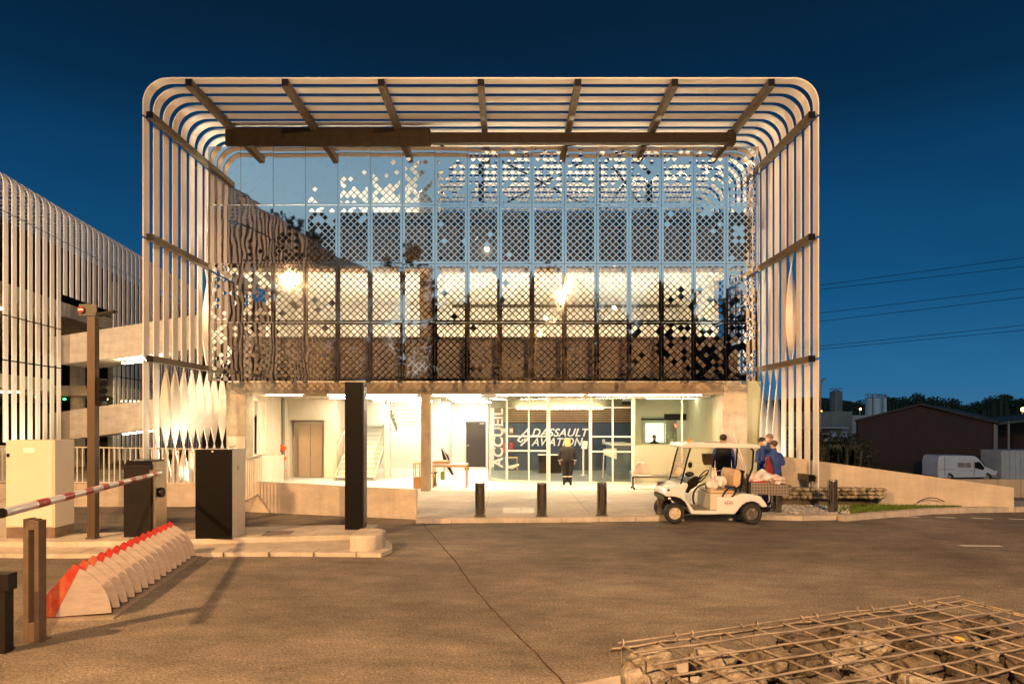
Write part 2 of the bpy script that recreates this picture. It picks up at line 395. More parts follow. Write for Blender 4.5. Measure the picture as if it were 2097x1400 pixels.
# road markings
b = B()
for (a, c, y0, y1) in [(1762, 1801, 1055, 1056.5), (1838, 1881, 1057, 1058.5), (1917, 1956, 1058.5, 1060), (1990, 2032, 1060, 1062), (2066, 2112, 1062, 1064)]:
    D = CAMZ*F/(y0-862); D1 = CAMZ*F/(y1-862)
    b.faces([(X(a, D), D+.07, .004), (X(c, D1), D1+.07, .004), (X(c, D1), D1-.07, .004), (X(a, D), D-.07, .004)], [(0, 1, 2, 3)])
D = CAMZ*F/(1117-862)
b.faces([(X(1963, D), D+.06, .004), (X(2046, D), D+.02, .004), (X(2048, D), D-.1, .004), (X(1968, D), D-.06, .004)], [(0, 1, 2, 3)])
struct(b.build('road_markings', mat('road_paint', (.75, .72, .65), .7, 0, .15, 8)))
# kerb strip under the gabion, bottom of the picture
def og(px, py, z): return ongr(px, py, z)
b = B(); p = [ongr(1165, 1402, .12), ongr(1290, 1378, .12)]
d = (p[1][0]-p[0][0], p[1][1]-p[0][1]); q0 = (p[0][0]-d[0]*1.2, p[0][1]-d[1]*1.2); q1 = (p[0][0]+d[0]*2.2, p[0][1]+d[1]*2.2)
b.prism([q0, q1, (q1[0]+.1, q1[1]-.4), (q0[0]+.1, q0[1]-.4)], -.02, .12, 'z')
struct(b.build('kerb', KERB))
# earth bank carrying the camera and the gabion
b = B()
b.prism([(-6, -8), (3.0, -8), (3.0, 2.35), (.1, 2.3), (-1.5, .4), (-6, .2)], -.02, .72, 'z')
struct(b.build('bank', SOIL))

# ============================================================ RECEPTION BUILDING
BD = thing('reception_building', 'three storey reception building wrapped in pale metal blades with perforated mirror panels', 'building', (-.7, 21, 0))
Dp = 20.0; KP = F/Dp
PX0, PX1 = X(427, Dp), X(1553, Dp); PT, PB = Z(300, Dp), Z(780, Dp)
PW = (PX1-PX0)/17; PH = (PT-PB)/4
rn = random.Random(11)
def dens(u, v):
    # u columns 0..17, v rows 0..4 downward
    if u < 1:
        if v < 2: return 0
        return .62 if u < .55 else .4
    def sm(a, c, t): t = (t-a)/(c-a); return max(0, min(1, t))
    start = {1: 1.55, 2: 1.2, 3: .55, 4: .35, 5: .18, 6: .12, 7: .05}.get(int(u), -.3)
    full = {1: 2.35, 2: 2.0, 3: 1.6, 4: 1.3, 5: 1.05, 6: .95, 7: .75}.get(int(u), .45)
    p = sm(start, full, v)**1.15
    if int(u) == 1: p = min(p, .62 if v < 3 else .85)
    if int(u) == 2: p = min(p, .86 if v < 2.9 else .95)
    if int(u) == 3: p = min(p, .95)
    if u >= 7 and v < 1: p = min(p, .80 if u < 10 else .88)
    if 7 < u < 9.5 and v > 1: p = min(p, .965)
    if 13 < u < 16 and v < .95: p = min(p, .62 if v < .5 else .8)
    if 14 <= u < 16 and .9 < v < 1.6: p = min(p, .85)
    if u >= 16: p = min(.8, p)
    if u > 12.8 and v > 3: p = min(p, .86 if u < 14 else .66)
    if u > 14 and 2.4 < v <= 3: p = min(p, .74 if u > 15 else .9)
    return p
def panel(ci, ri):
    b = B(); x0 = PX0+ci*PW; z1 = PT-ri*PH
    g = .006; mx_ = .075; cw = (PW-2*mx_)/4; nv = 8; mz = .07; ch = (PH-2*mz)/nv
    ix, iz = x0+mx_, z1-PH+mz
    xa, xb, za, zb = x0+g, x0+PW-g, z1-PH+g, z1-g; ex, ez = x0+PW-mx_, z1-mz
    Y = Dp
    def rect(a, c, d, e): b.faces([(a, Y, d), (c, Y, d), (c, Y, e), (a, Y, e)], [(0, 1, 2, 3)])
    rect(xa, ix, za, zb); rect(ex, xb, za, zb); rect(ix, ex, za, iz); rect(ix, ex, ez, zb)
    cells = [(i+.5, j+.5) for i in range(4) for j in range(nv)]+[(i, j) for i in range(5) for j in range(nv+1)]
    k = .80
    for (cx, cz) in cells:
        u = ci+(mx_+cx*cw)/PW; v = ri+1-(mz+cz*ch)/PH
        pp = dens(u, v); op = rn.random() < pp
        full = [(cx+.5, cz), (cx, cz+.5), (cx-.5, cz), (cx, cz-.5)]
        def cl(p): return (min(4, max(0, p[0])), min(nv, max(0, p[1])))
        def W(p): return (ix+p[0]*cw, Y, iz+p[1]*ch)
        edge_x = cx in (0, 4); edge_z = cz in (0, nv)
        if not op:
            q = []
            for p in full:
                c = cl(p)
                if edge_x or edge_z:
                    if c not in q: q.append(c)
                else: q.append(c)
            if edge_x and (cx, cz) in q and not edge_z: q.remove((cx, cz))
            if edge_z and (cx, cz) in q and not edge_x: q.remove((cx, cz))
            if len(q) >= 3: b.faces([W(p) for p in q], [tuple(range(len(q)))])
        else:
            inn = [(cx+(p[0]-cx)*k, cz+(p[1]-cz)*k) for p in full]
            for i in range(4):
                o0, o1, i1, i0 = full[i], full[(i+1) % 4], inn[(i+1) % 4], inn[i]
                mxx = (o0[0]+o1[0])/2; mzz = (o0[1]+o1[1])/2
                if -.01 <= mxx <= 4.01 and -.01 <= mzz <= nv+.01 and min(o0[0], o1[0]) >= -.01 and max(o0[0], o1[0]) <= 4.01 and min(o0[1], o1[1]) >= -.01 and max(o0[1], o1[1]) <= nv+.01:
                    b.faces([W(o0), W(o1), W(i1), W(i0)], [(0, 1, 2, 3)])
    # slight out-of-plane tilt per panel, as mounted sheets have
    tx = rn.uniform(-.0035, .0035); tz = rn.uniform(-.003, .003)
    for v in b.bm.verts: v.co.y += (v.co.x-x0-PW/2)*tx*2+(v.co.z-z1+PH/2)*tz*2
    o = b.build('facade_panel', MIRR, BD)
    d = o.modifiers.new('s', 'SOLIDIFY'); d.thickness = .004; d.offset = 1
    return o
for ci in range(17):
    for ri in range(4): panel(ci, ri)
# sub-frame rails behind panels
for ci in range(18):
    B().box(PX0+ci*PW-.02, PX0+ci*PW+.02, Dp+.03, Dp+.09, PB, PT).build('facade_rail', ARM, BD)
# hoops
HX0, HX1, HT, HR = X(293, 17.4), X(1676, 17.4), Z(160, 17.4), .62
BWD, BTH = .285, .03
def strip(path, normals, Y, name='hoop', y_w=BWD):
    b = B(); vs = []; fs = []
    for (p, n) in zip(path, normals):
        for (s, t) in ((-1, -1), (1, -1), (1, 1), (-1, 1)):
            vs.append((p[0]+n[0]*BTH/2*s, Y+y_w/2*t, p[1]+n[1]*BTH/2*s))
    m = len(path)
    for i in range(m-1):
        for j in range(4): fs.append((4*i+j, 4*i+4+j, 4*i+4+(j+1) % 4, 4*i+(j+1) % 4))
    fs += [(0, 1, 2, 3), (4*m-4, 4*m-3, 4*m-2, 4*m-1)]
    b.faces(vs, fs); return b.build(name, BLADE, BD, smooth=True)
AZ = [10.05, 6.94, 3.84, .78]
hoopY = [17.54+.51*i for i in range(8)]+[21.62+.6*i for i in range(12)]
for Y in hoopY:
    path = [(HX0, 10.06)]; nr = [(-1, 0)]
    zc = HT-HR
    for k in range(11):
        a = math.pi-k*math.pi/20; path.append((HX0+HR+HR*math.cos(a), zc+HR*math.sin(a))); nr.append((math.cos(a), math.sin(a)))
    for k in range(11):
        a = math.pi/2-k*math.pi/20; path.append((HX1-HR+HR*math.cos(a), zc+HR*math.sin(a))); nr.append((math.cos(a), math.sin(a)))
    path.append((HX1, 10.06)); nr.append((1, 0))
    strip(path, nr, Y)
AZ[0] = 10.04
def blade(x, Y, z0, z1, sgn, tw=None, name='blade', par=None, w_=BWD):
    """vertical blade; tw=(start_deg, end_deg) twist about its long axis, from top to bottom"""
    b = B(); n = 24 if tw else 2; vs = []; fs = []
    for i in range(n+1):
        t = i/n; z = z1+(z0-z1)*t; a = R(tw[0]+(tw[1]-tw[0])*t)*sgn if tw else 0
        dw = Vector((math.sin(a), math.cos(a))); dt = Vector((math.cos(a), -math.sin(a)))
        for (s, u) in ((-1, -1), (1, -1), (1, 1), (-1, 1)):
            q = dt*BTH/2*s+dw*w_/2*u; vs.append((x+q.x, Y+q.y, z))
        if i:
            for j in range(4): fs.append((4*i-4+j, 4*i+j, 4*i+(j+1) % 4, 4*i-4+(j+1) % 4))
    fs += [(0, 1, 2, 3), (4*n, 4*n+1, 4*n+2, 4*n+3)]
    b.faces(vs, fs); return b.build(name, BLADE, par or BD, smooth=bool(tw))
for side, x in ((-1, HX0), (1, HX1)):
    for i, Y in enumerate(hoopY):
        if i > 13: continue
        blade(x, Y, AZ[1]+.03, AZ[0]-.04, side)
        if side == -1:
            blade(x, Y, AZ[2]+.03, AZ[1]-.03, -1, (0, 200) if i in (7, 9) else None)
            zb = .35
            tw = (20, 300) if i >= 2 else None
            blade(x, Y, zb, AZ[2]-.03, -1, tw)
        else:
            blade(x, Y, AZ[2]+.03, AZ[1]-.03, 1, (0, 200) if i == 3 else None)
            zb = .33-.01*i
            blade(x, Y, zb, AZ[2]-.03, 1, (0, 150) if i >= 5 else None)
# arms (square tubes) on both flanks
for side, x in ((-1, HX0+.17), (1, HX1-.17)):
    for k, z in enumerate([10.05, 6.94, 3.84, .80]):
        if k == 3 and side == -1: continue
        za = z
        o = B().box(x-.075, x+.075, 17.42, 20.86 if k < 3 else 20.8, za-.075, za+.075).build('arm', ARM, BD)
        B().box(x-.082, x+.082, 17.385, 17.42, za-.082, za+.082).build('end_cap', BLK, BD)
        bb = B()
        for Y in hoopY[:8]:
            bb.box(min(x+side*.075, HX0*0+x+side*.15), max(x+side*.075, x+side*.15), Y-.05, Y+.05, za-.02, za+.02)
        bb.build('bracket', ARM, BD)
# roof beams
for px in (390, 586, 782, 985, 1183, 1380, 1577):
    xx = X(px, 17.5)
    B().box(xx-.085, xx+.085, 17.42, 20.4, HT-.23, HT-.04).build('roof_beam', ARM, BD)
    B().box(xx-.08, xx+.08, 17.385, 17.42, HT-.195, HT-.025).build('end_cap', BLK, BD)
B().box(X(465, 20), X(880, 20), 19.97, 20.3, Z(300, 20), Z(262, 20)).build('edge_beam', DARKB, BD)
B().box(X(881, 20), X(1508, 20), 20.0, 20.2, Z(292, 20), Z(271, 20)).build('edge_beam', DARKB, BD)
for px in (470, 1497): B().box(X(px, 20)-.1, X(px, 20)+.08, 19.93, 20.34, Z(299, 20), HT-.235).build('hanger', DARKB, BD)
b = B()
for (a, c, d, e) in [(1040, 322, 1180, 296), (1330, 296, 1200, 330), (900, 296, 960, 330)]:
    b.bar(P(a, c, 20.4), P(d, e, 20.4), .05, .05)
b.build('bracing', BLK, BD)
# terrace posts and X bracing seen through the panels
b = B()
for px in (985, 1225, 1330): B().box(X(px, 22.5)-.09, X(px, 22.5)+.09, 22.5, 22.68, 8.7, HT-.2).build('terrace_post', BLK, BD)
b = B()
for (a, c) in ((1010, 1215), (1240, 1320)):
    b = B(); b.bar(P(a, 320, 22.6), P(c, 430, 22.6), .06, .06); b.bar(P(a, 430, 22.65), P(c, 320, 22.65), .06, .06); b.build('bracing', BLK, BD)
# body
YF = 21.05
XL0, XL1 = X(463, YF), X(503, YF); XM0, XM1 = X(862, YF), X(880, YF); XR0, XR1 = X(1482, YF), X(1530, YF)
zl = Z(806, YF)
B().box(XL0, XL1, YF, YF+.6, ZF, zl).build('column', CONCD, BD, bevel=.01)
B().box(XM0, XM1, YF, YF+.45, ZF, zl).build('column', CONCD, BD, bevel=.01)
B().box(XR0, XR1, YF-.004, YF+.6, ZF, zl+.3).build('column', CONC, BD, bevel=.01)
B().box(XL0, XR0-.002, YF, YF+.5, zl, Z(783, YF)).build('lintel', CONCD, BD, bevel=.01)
B().box(XL0, XR1, YF+.502, 34, zl+.02, 3.75).build('slab', WALL, BD)
B().box(XL0+.1, XR1-.2, 21.35, 21.551, 3.6, Z(690, 21.4)).build('parapet', mat('grey_parapet', (.21, .185, .16), .8, 0, .12, 2), BD)
# gallery storey
GY = 27.5
B().box(XL0, XR1, GY, GY+.2, 3.752, 7.05).build('gallery_wall', WALL, BD)
zc = Z(560, 21.6)
B().box(XL0, XR1-.3, 21.5, GY+.2, zc, 8.5).build('roof_slab', WALL, BD)
B().box(XL0, X(1540, 21.3), 21.3, 21.49, Z(546, 21.35), Z(436, 21.35)).build('upper_band', CLAD, BD)
B().box(X(860, 21.7), X(887, 21.7), 21.6, 21.9, 3.76, zc).build('gallery_column', CONCD, BD)
b = B()
b.box(XL0, XL0+.15, 24.5, GY, 3.76, zc); b.build('gallery_side_wall', WALL, BD)
B().box(XR0+.2, XR0+.35, 22.7, GY, 3.76, zc).build('gallery_side_wall', WALL, BD)
b = B(); b.cyl((X(920, 26), 27.3, Z(627, 27.3)), (X(1480, 27.3), 27.3, Z(627, 27.3)), .06); b.cyl((X(900, 27), 27.3, Z(572, 27.3)), (X(1190, 27.3), 27.3, Z(572, 27.3)), .05)
b.build('gallery_pipe', ARM, BD)
B().box(X(1285, 24), X(1289, 24), 24, 24.08, 3.76, Z(600, 24)).build('gallery_pipe', ARM, BD)
# stair tower wall on roof, lit
B().box(X(470, 23.5), X(862, 23.5), 23.5, 23.7, 8.5, Z(325, 23.5)).build('tower_wall', WALL, BD)
B().box(X(862, 23)+.0, X(900, 23), 22.6, 23.4, 8.5, Z(322, 23)).build('tower_wall', CONCD, BD)
b = B()
for (x0, x1) in ((480, 640), (660, 850)): b.box(X(x0, 22.6), X(x1, 22.6), 22.4, 22.5, 8.52, 8.58)
b2 = B()
for (x0, x1) in ((930, 1120), (1160, 1340), (1370, 1480)): b2.box(X(x0, 23.6), X(x1, 23.6), 23.4, 23.6, 8.52, 8.58)
b2.build('roof_fill_light', lampmat('terrace_fill', (1, .76, .46), 85), BD)  # strips added on the terrace to brighten the rear hoops
b.build('roof_fill_light', lampmat('tower_fill', (1, .85, .6), 90), BD)  # strips added on the roof to light the tower wall
# gallery strips added out of view behind the parapet to light it
b = B()
for x in [-8.2+1.55*i for i in range(10)]:
    b.box(x, x+1.2, 22.3, 22.42, 3.80, 3.86)
b.build('strip_light', lampmat('gallery_fill', (1, .82, .54), 150), BD)
b = B()
for (px, py) in ((997, 510),):
    b.ball(P(px, py, 21.15), .07, 2)
b.build('wall_lamp', LSPOT, BD)
b = B()
for (px, py, D) in ((1140, 600, 22.6), (1118, 652, 22.6), (1106, 685, 21.9), (1258, 630, 23), (582, 572, 22.5)): b.ball(P(px, py, D), .06, 2)  # glowing balls set in for street lamp glints on the panels
b.build('lamp_glint', LSPOT, BD)
# ground-floor interior ------------------------------------------------
ZC = zl+.02
# ceiling joists/strip lights in left bay and portico
b = B()
for (a, c, D) in ((545, 618, 22.0), (672, 705, 22.0), (746, 850, 22.2)):
    b.box(X(a, D), X(c, D), D, D+.16, ZC-.035, ZC-.015)
b2 = B()
for (x0, x1, y) in ((-6.5, -3.2, 25.0), (-5.6, -3.0, 28.5), (-5.6, -3.0, 30)): b2.box(x0, x1, y, y+.14, ZC-.035, ZC-.015)
b2.build('strip_light', lampmat('bay_back_strip', (1, .84, .6), 95), BD)
b.build('strip_light', lampmat('bay_strip', (1, .77, .47), 110), BD)
b = B()
for (a, c, D) in ((885, 985, 22.4), (1018, 1195, 22.0)): b.box(X(a, D), X(c, D), D, D+.14, ZC-.035, ZC-.015)
for (x0, x1, y) in ((2.6, 6.2, 21.9),): b.box(x0, x1, y, y+.13, ZC-.035, ZC-.015)
b2 = B()
for (x0, x1, y) in ((-2.2, -.9, 25.5), (-2.3, -.9, 28.2), (-2.3, -.7, 30.6)): b2.box(x0, x1, y, y+.2, ZC-.035, ZC-.015)
b2.build('strip_light', lampmat('portico_back_strip', (1, .86, .64), 125), BD)
b.build('strip_light', lampmat('portico_strip', (1, .77, .47), 100), BD)
B().box(X(618, 22), X(670, 22), 22, 22.16, ZC-.05, ZC-.012).build('ceiling_trim', WOOD, BD)
B().box(-9.0, 7.6, 20.95+.12, 35, ZF-.03, ZF+.004).build('floor_finish', FLOORM, BD)
# left bay walls
EY = 25.9
def wallrect(b, x0, x1, z0, z1, Y, t=.15): b.box(x0, x1, Y, Y+t, z0, z1)
b = B()
wx0, wx1 = X(537, EY), X(690, EY); ex0, ex1 = X(592, EY), X(664, EY); ez = Z(860, EY)
wallrect(b, wx0, ex0, ZF, ZC, EY, .5); wallrect(b, ex1, wx1, ZF, ZC, EY, .5); wallrect(b, ex0, ex1, ez, ZC, EY, .5)
wallrect(b, ex0, ex1, ZF, ez, EY+.5, .1)
b.box(wx1-.1, wx1, EY+.5, 31, ZF, ZC)
b.build('wall', mat('cream_plaster', (.74, .67, .55), .7, 0, .04, 1.2), BD)
B().box(-8.9, -2.6, 31, 31.2, ZF, ZC).build('wall', WALL, BD)
B().box(XM0, XM1, 21.6, 31, ZF, ZC).build('wall', WALL, BD) if False else None
B().box(XM0-.1, XM0+.05, 26.21, 35, ZF, ZC).build('wall', WALL, BD)
# side wall with opening
sx = -8.35
b = B()
y0, y1 = 21.6, EY; oy0, oy1 = 22.0, 23.5; oz0, oz1 = 1.15, 2.93
b.box(sx-.2, sx, y0, oy0, ZF, ZC); b.box(sx-.2, sx, oy1, y1, ZF, ZC); b.box(sx-.2, sx, oy0, oy1, ZF, oz0); b.box(sx-.2, sx, oy0, oy1, oz1, ZC)
b.build('wall', MATS['cream_plaster'], BD)
b = B()
for y in (22.2, 22.65, 23.1): b.box(sx-.15, sx-.1, y, y+.1, oz0, oz1)
b.build('window_fin', BLADE, BD)
B().box(sx, X(562, 24.5), 24.4, 24.55, ZF, 1.05).build('low_wall', MATS['cream_plaster'], BD)
B().box(sx, sx+.35, 21.7, 24.4, ZF, 1.05).build('low_wall', MATS['cream_plaster'], BD)
# elevator
el = B().box(X(603, EY+.35), X(664, EY+.35), EY+.35, EY+.45, ZF, Z(862, EY+.35)).build('elevator_frame', STEEL, BD)
for (a, c) in ((612, 635.5), (636.5, 660)):
    B().box(X(a, EY+.3), X(c, EY+.3), EY+.3, EY+.34, ZF+.02, Z(869, EY+.3)).build('elevator_door', mat('champagne_steel', (.5, .39, .27), .35, .3, .06, 2), BD)
# pipes with valves
for px in (572, 580):
    b = B(); b.cyl((X(px, 25.2), 25.2, ZF), (X(px, 25.2), 25.2, ZC), .06); b.build('standpipe', mat('green_grey_pipe', (.2, .2, .14), .5, .2, .1, 3), BD, smooth=True)
b = B()
for py in (917, 938): 
    b.tube([(X(576, 25.1)+.17*math.cos(t), 25.05, Z(py, 25.1)+.1*math.sin(t)) for t in [i*.52 for i in range(12)]], .03, 6, True)
    b.box(X(570, 25.1), X(583, 25.1), 25.1, 25.3, Z(py, 25.1)-.05, Z(py, 25.1)+.05)
b.box(X(570, 25.1), X(583, 25.1), 25.1, 25.3, Z(965, 25.1), Z(962, 25.1)); b.cyl((X(577, 25.1), 25.1, ZF), (X(577, 25.1), 25.1, ZF+.2), .09)
b.build('valve', ORANGE, BD)
# staircase
ST = thing('staircase', 'white steel staircase with railings rising behind the black height post', 'staircase', (X(725, 25), 25, ZF))
STM = mat('white_stair', (.72, .72, .66), .5, 0, .05, 2)
b = B(); n = 11; sy0, sy1 = 24.6, 28.0; sz1 = 1.95
xa, xb = X(684, 24.6), X(768, 24.6)
for i in range(n):
    y = sy0+(sy1-sy0)*i/n; z = ZF+(sz1-ZF)*(i+1)/n
    b.box(xa+.06, xb-.06, y, y+.33, z-.04, z)
b.build('tread', STM, ST)
b = B()
for i in range(n):
    y = sy0+(sy1-sy0)*i/n; z = ZF+(sz1-ZF)*(i+1)/n
    b.box(xa+.06, xb-.06, y+.30, y+.31, z-.0, z+(sz1-ZF)/n-.045)
b.build('riser', mat('stair_riser', (.6, .6, .52), .6, 0, .05, 2), ST)
b = B()
for x in (xa+.03, xb-.03): b.bar((x, sy0, ZF+.05), (x, sy1, sz1), .05, .22)
b.build('stringer', mat('stair_stringer', (.55, .54, .46), .5, 0, .05, 2), ST)
for x in (xa+.03, xb-.03):
    b = B(); b.cyl((x, sy0, ZF+1.0), (x, sy1, sz1+.95), .025)
    for i in range(15):
        t = i/14; y = sy0+(sy1-sy0)*t; z = ZF+.1+(sz1-ZF-.05)*t; b.cyl((x, y, z), (x, y, z+.92), .011, n=5)
    b.build('railing', mat('stair_rail', (.5, .48, .4), .4, .3, .05, 2), ST)
B().box(xa, X(800, 28.5), 28.0, 29.4, sz1-.1, sz1-.02).build('landing', STM, ST)
# upper flight crossing right, rising towards the camera side
b = B(); ya, yb = 28.0, 25.2; ux0, ux1 = X(800, 26.5), X(862, 26.5)+.3
b2 = B()
for i in range(9):
    t = i/9; x = X(797, 27)+.2; y = 27.9-2.6*t; z = sz1+(ZC+.2-sz1)*(t+.11)
    b.box(ux0, ux1, y-.3, y, z-.05, z)
b.build('tread', STM, ST)
b = B(); 
for x in (ux0, ux1): B().bar((x, 28, sz1), (x, 25.3, ZC), .05, .25).build('stringer', MATS['stair_stringer'], ST)
b = B()
for k in range(5): b.bar(P(798, 818+k*9, 26), P(862, 818+k*7, 25.2), .03, .03)
b.build('railing', MATS['stair_rail'], ST)
B().box(X(787, 25.6), X(798, 25.6), 25.6, 25.85, ZF, ZC).build('newel_post', MATS['stair_riser'], ST)
B().box(X(748, 29.3), X(786, 29.3), 29.3, 29.35, Z(872, 29.3), ZC).build('wall_panel', MATS['stair_riser'], ST)

# portico back wall with dark door
PY = 31.9
b = B(); dx0, dx1, dz = X(953, PY), X(996, PY), Z(863, PY)
wallrect(b, XM0, dx0, ZF, ZC, PY); wallrect(b, dx1, X(1012, PY), ZF, ZC, PY); wallrect(b, dx0, dx1, dz, ZC, PY)
wallrect(b, dx0, dx1, ZF, dz, PY+.14, .05)
b.build('wall', WALL, BD)
b = B(); b.box(dx0+.04, dx1-.04, PY+.06, PY+.11, ZF+.02, dz-.04); dd = b.build('door', mat('brown_black_door', (.03, .02, .015), .5, 0, .1, 2), BD)
b = B(); b.cyl((X(958, PY), PY, Z(912, PY)), (X(958, PY), PY+.06, Z(912, PY)), .03); b.box(X(958, PY), X(961, PY), PY-.02, PY+.01, Z(911.5, PY), Z(910, PY)); b.box(X(982, PY), X(992, PY), PY, PY+.05, dz-.12, dz-.05)
b.build('handle', STEEL, dd)
# junction box / conduit
b = B(); b.box(X(884, 26), X(902, 26), 26, 26.2, ZF, ZC); b.build('pilaster', WALL, BD)
b = B(); b.box(X(901, 27), X(915, 27), 27, 27.3, Z(823, 27), Z(814, 27)); b.build('duct', WALL, BD)
# entrance lobby: blue wall, timber slats
LY = 29.8
B().box(X(1012, LY), X(1300, LY), LY, LY+.2, ZF, Z(866, LY)).build('lobby_wall', BLUE, BD)
b = B()
for i in range(8):
    z = Z(866, LY)+.05+i*.098; b.box(X(1012, LY), X(1300, LY), LY-.03, LY+.03, z, z+.055)
b.build('timber_slats', SLATM, BD)
B().box(X(1012, LY), X(1300, LY), LY+.12, LY+.2, Z(866, LY), ZC).build('lobby_wall', mat('dark_backing', (.06, .045, .03), .8), BD)
B().box(X(1004, 25.2), X(1295, 24), 26.2, 26.5, Z(835, 26.3), ZC).build('bulkhead', mat('bulkhead_grey', (.2, .18, .13), .7, 0, .1, 2), BD)
b = B(); b.box(X(1058, 26.15), X(1235, 26.15), 26.05, 26.19, Z(837, 26.1), Z(835.5, 26.1)); b.build('strip_light', lampmat('lobby_strip', (1, .85, .58), 40), BD)
b = B(); b.box(0.2, 4.6, 27.6, 27.7, ZC-.05, ZC-.02); b.box(.2, 4.6, 29.2, 29.27, ZC-.05, ZC-.02); b.build('strip_light', lampmat('lobby_inner', (1, .9, .72), 24), BD)
B().box(X(1000, 25.4), X(1300, 23.6)+.6, 24.4, 35, ZF+.006, ZF+.012).build('lobby_floor', mat('lobby_vinyl', (.2, .22, .2), .35, 0, .05, 2), BD)
# writing on lobby wall
LK = F/LY
def tx(body, pxl, pyb, hpx, name, target_w):
    s = hpx/LK/.70
    o = textmesh(name, body, s, WHT, basis((0, 0, 0), (1, 0, 0), (0, 0, 1)), BD, bold=.022, shear=.32, extrude=.012, space=1.06)
    xs = [v.co.x for v in o.data.vertices]; x0 = min(xs); wd = max(xs)-x0; k = (target_w/LK)/wd
    for v in o.data.vertices:
        wv = v.co+WORLD[BD]
        wv.x = X(pxl, LY)+(v.co.x-x0)*k; wv.y = LY-.03+wv.y; wv.z = wv.z+Z(pyb, LY)
        v.co = wv-WORLD[BD]
    return o
tx('DASSAULT', 1089, 893, 16, 'sign_lettering', 118); tx('AVIATION', 1088, 912, 16, 'sign_lettering', 106)
b = B(); q = lambda a, c: (X(a, LY), LY-.03, Z(c, LY))
for pl in ([(1079, 876), (1082, 876)], ): pass
for (a, c) in (((1083, 876), (1060, 901)), ((1060, 901), (1068, 905)), ((1084, 896), (1066, 912)), ((1081, 880), (1083, 896))):
    b.bar(q(*a), q(*c), .07, .03, up=(0, 1, 0))
for i in range(3):
    b.ball(q(1070+i*5, 901-i*1.5), (.045, .012, .06), 2)
b.build('sign_emblem', WHT, BD)
# lobby glazing. corner points (px,D)
G0, G1, G2, G3, G4 = (1003, 25.3), (1038, 24.15), (1123, 23.85), (1209, 23.5), (1297, 23.2)
def gp_(g): return Vector((X(*g), g[1], 0))
gz0, gz1 = ZF+.06, ZC-.02
def mull(p, wdt=.07, dd_=.1, z0=ZF+.005, z1=None, name='mullion', par=None):
    return B().box(p.x-wdt/2, p.x+wdt/2, p.y-dd_/2, p.y+dd_/2, z0, z1 or ZC-.001).build(name, ALU, par or BD)
def pane(a, c, z0=gz0, z1=gz1, m=GLASS, name='glass_pane'):
    d = (c-a).normalized(); n = Vector((-d.y, d.x, 0))*.006
    b = B(); b.faces([(*(a+n).xy, z0), (*(c+n).xy, z0), (*(c+n).xy, z1), (*(a+n).xy, z1)], [(0, 1, 2, 3)])
    return b.build(name, m, BD)
def rail(a, c, z, h=.05):
    B().bar((a.x, a.y, z), (c.x, c.y, z), .07, h).build('transom', ALU, BD)
g = [gp_(v) for v in (G0, G1, G2, G3, G4)]
mull(g[0], .05); mull(g[1], .07); mull(g[2], .13); mull(g[3], .1); mull(g[4], .14)
B().box(g[0].x-.05, g[0].x-.02, g[0].y-.03, g[0].y+.05, ZF, ZC-.2).build('mullion', BLK, BD)
m1 = g[1].lerp(g[2], .53); m2 = g[3].lerp(g[4], .52)
mull(m1, .05); mull(m2, .05)
pane(g[0], g[1]); pane(g[1], m1); pane(m1, g[2]); pane(g[3], m2); pane(m2, g[4])
for (a, c) in ((g[1], g[2]), (g[3], g[4])):
    rail(a, c, Z(893, 23.8)); rail(a, c, Z(923, 23.8)); rail(a, c, ZF+.04, .07); rail(a, c, Z(835, 24), .03)
rail(g[0], g[1], ZF+.04, .07); rail(g[0], g[1], Z(814, 24.5)); rail(g[0], g[4], ZC-.05, .09)
rail(g[2], g[3], Z(835, 24), .05); rail(g[2], g[3], ZC-.09, .06)
# ACCUEIL reading upwards on the left pane
d = (g[1]-g[0]).normalized()
o = textmesh('pane_lettering', 'ACCUEIL', .50, WHT, basis((0, 0, 0), (0, 0, 1), tuple(-d)), BD, bold=.03, extrude=.004)
vs_ = [v.co+WORLD[BD] for v in o.data.vertices]; z0_ = min(v.z for v in vs_); z1_ = max(v.z for v in vs_)
kz = (Z(836, 24.7)-Z(957, 24.7))/(z1_-z0_)
ctr = g[0].lerp(g[1], .5)
ds = [(Vector((v.x, v.y, 0))).dot(-d) for v in vs_]; dm = (min(ds)+max(ds))/2; dw = max(ds)-min(ds); kd = 1.0*(g[1]-g[0]).length*.62/dw
nn = Vector((d.y, -d.x, 0))
for v, wv, s in zip(o.data.vertices, vs_, ds):
    p = ctr-d*(s-dm)*kd+nn*(.012 if True else 0)
    v.co = Vector((p.x, p.y, Z(957, 24.7)+(wv.z-z0_)*kz))-WORLD[BD]
# glazed office right of lobby
W0, W1, W2 = Vector((X(1300, 23.1), 23.1, 0)), Vector((X(1396, 23.1), 23.1, 0)), Vector((X(1465, 23.1), 23.1, 0))
mull(W1, .05); mull(W2, .09)
FROST = mat('frosted_film', (.42, .42, .32), .35, 0, .04, 1)
GL2 = glassmat('office_glass', (.82, .86, .72), .1)
for a, c in ((W0, W1), (W1, W2)): pane(a, c, Z(911, 23.1), ZC-.02, GL2); pane(a, c, ZF+.02, Z(911, 23.1), FROST, 'frosted_pane'); rail(a, c, ZC-.05, .08); rail(a, c, ZF+.03, .05)
OY = 26.5
b = B(); b.box(X(1300, OY), X(1480, OY), OY, OY+.1, Z(852, OY), ZC); b.box(X(1300, OY), X(1314, OY), OY, OY+.1, ZF, Z(852, OY)); b.box(X(1314, OY), X(1480, OY), OY, OY+.1, ZF, Z(908, OY))
b.build('office_wall', mat('office_cream', (.66, .62, .5), .6, 0, .04, 1), BD)
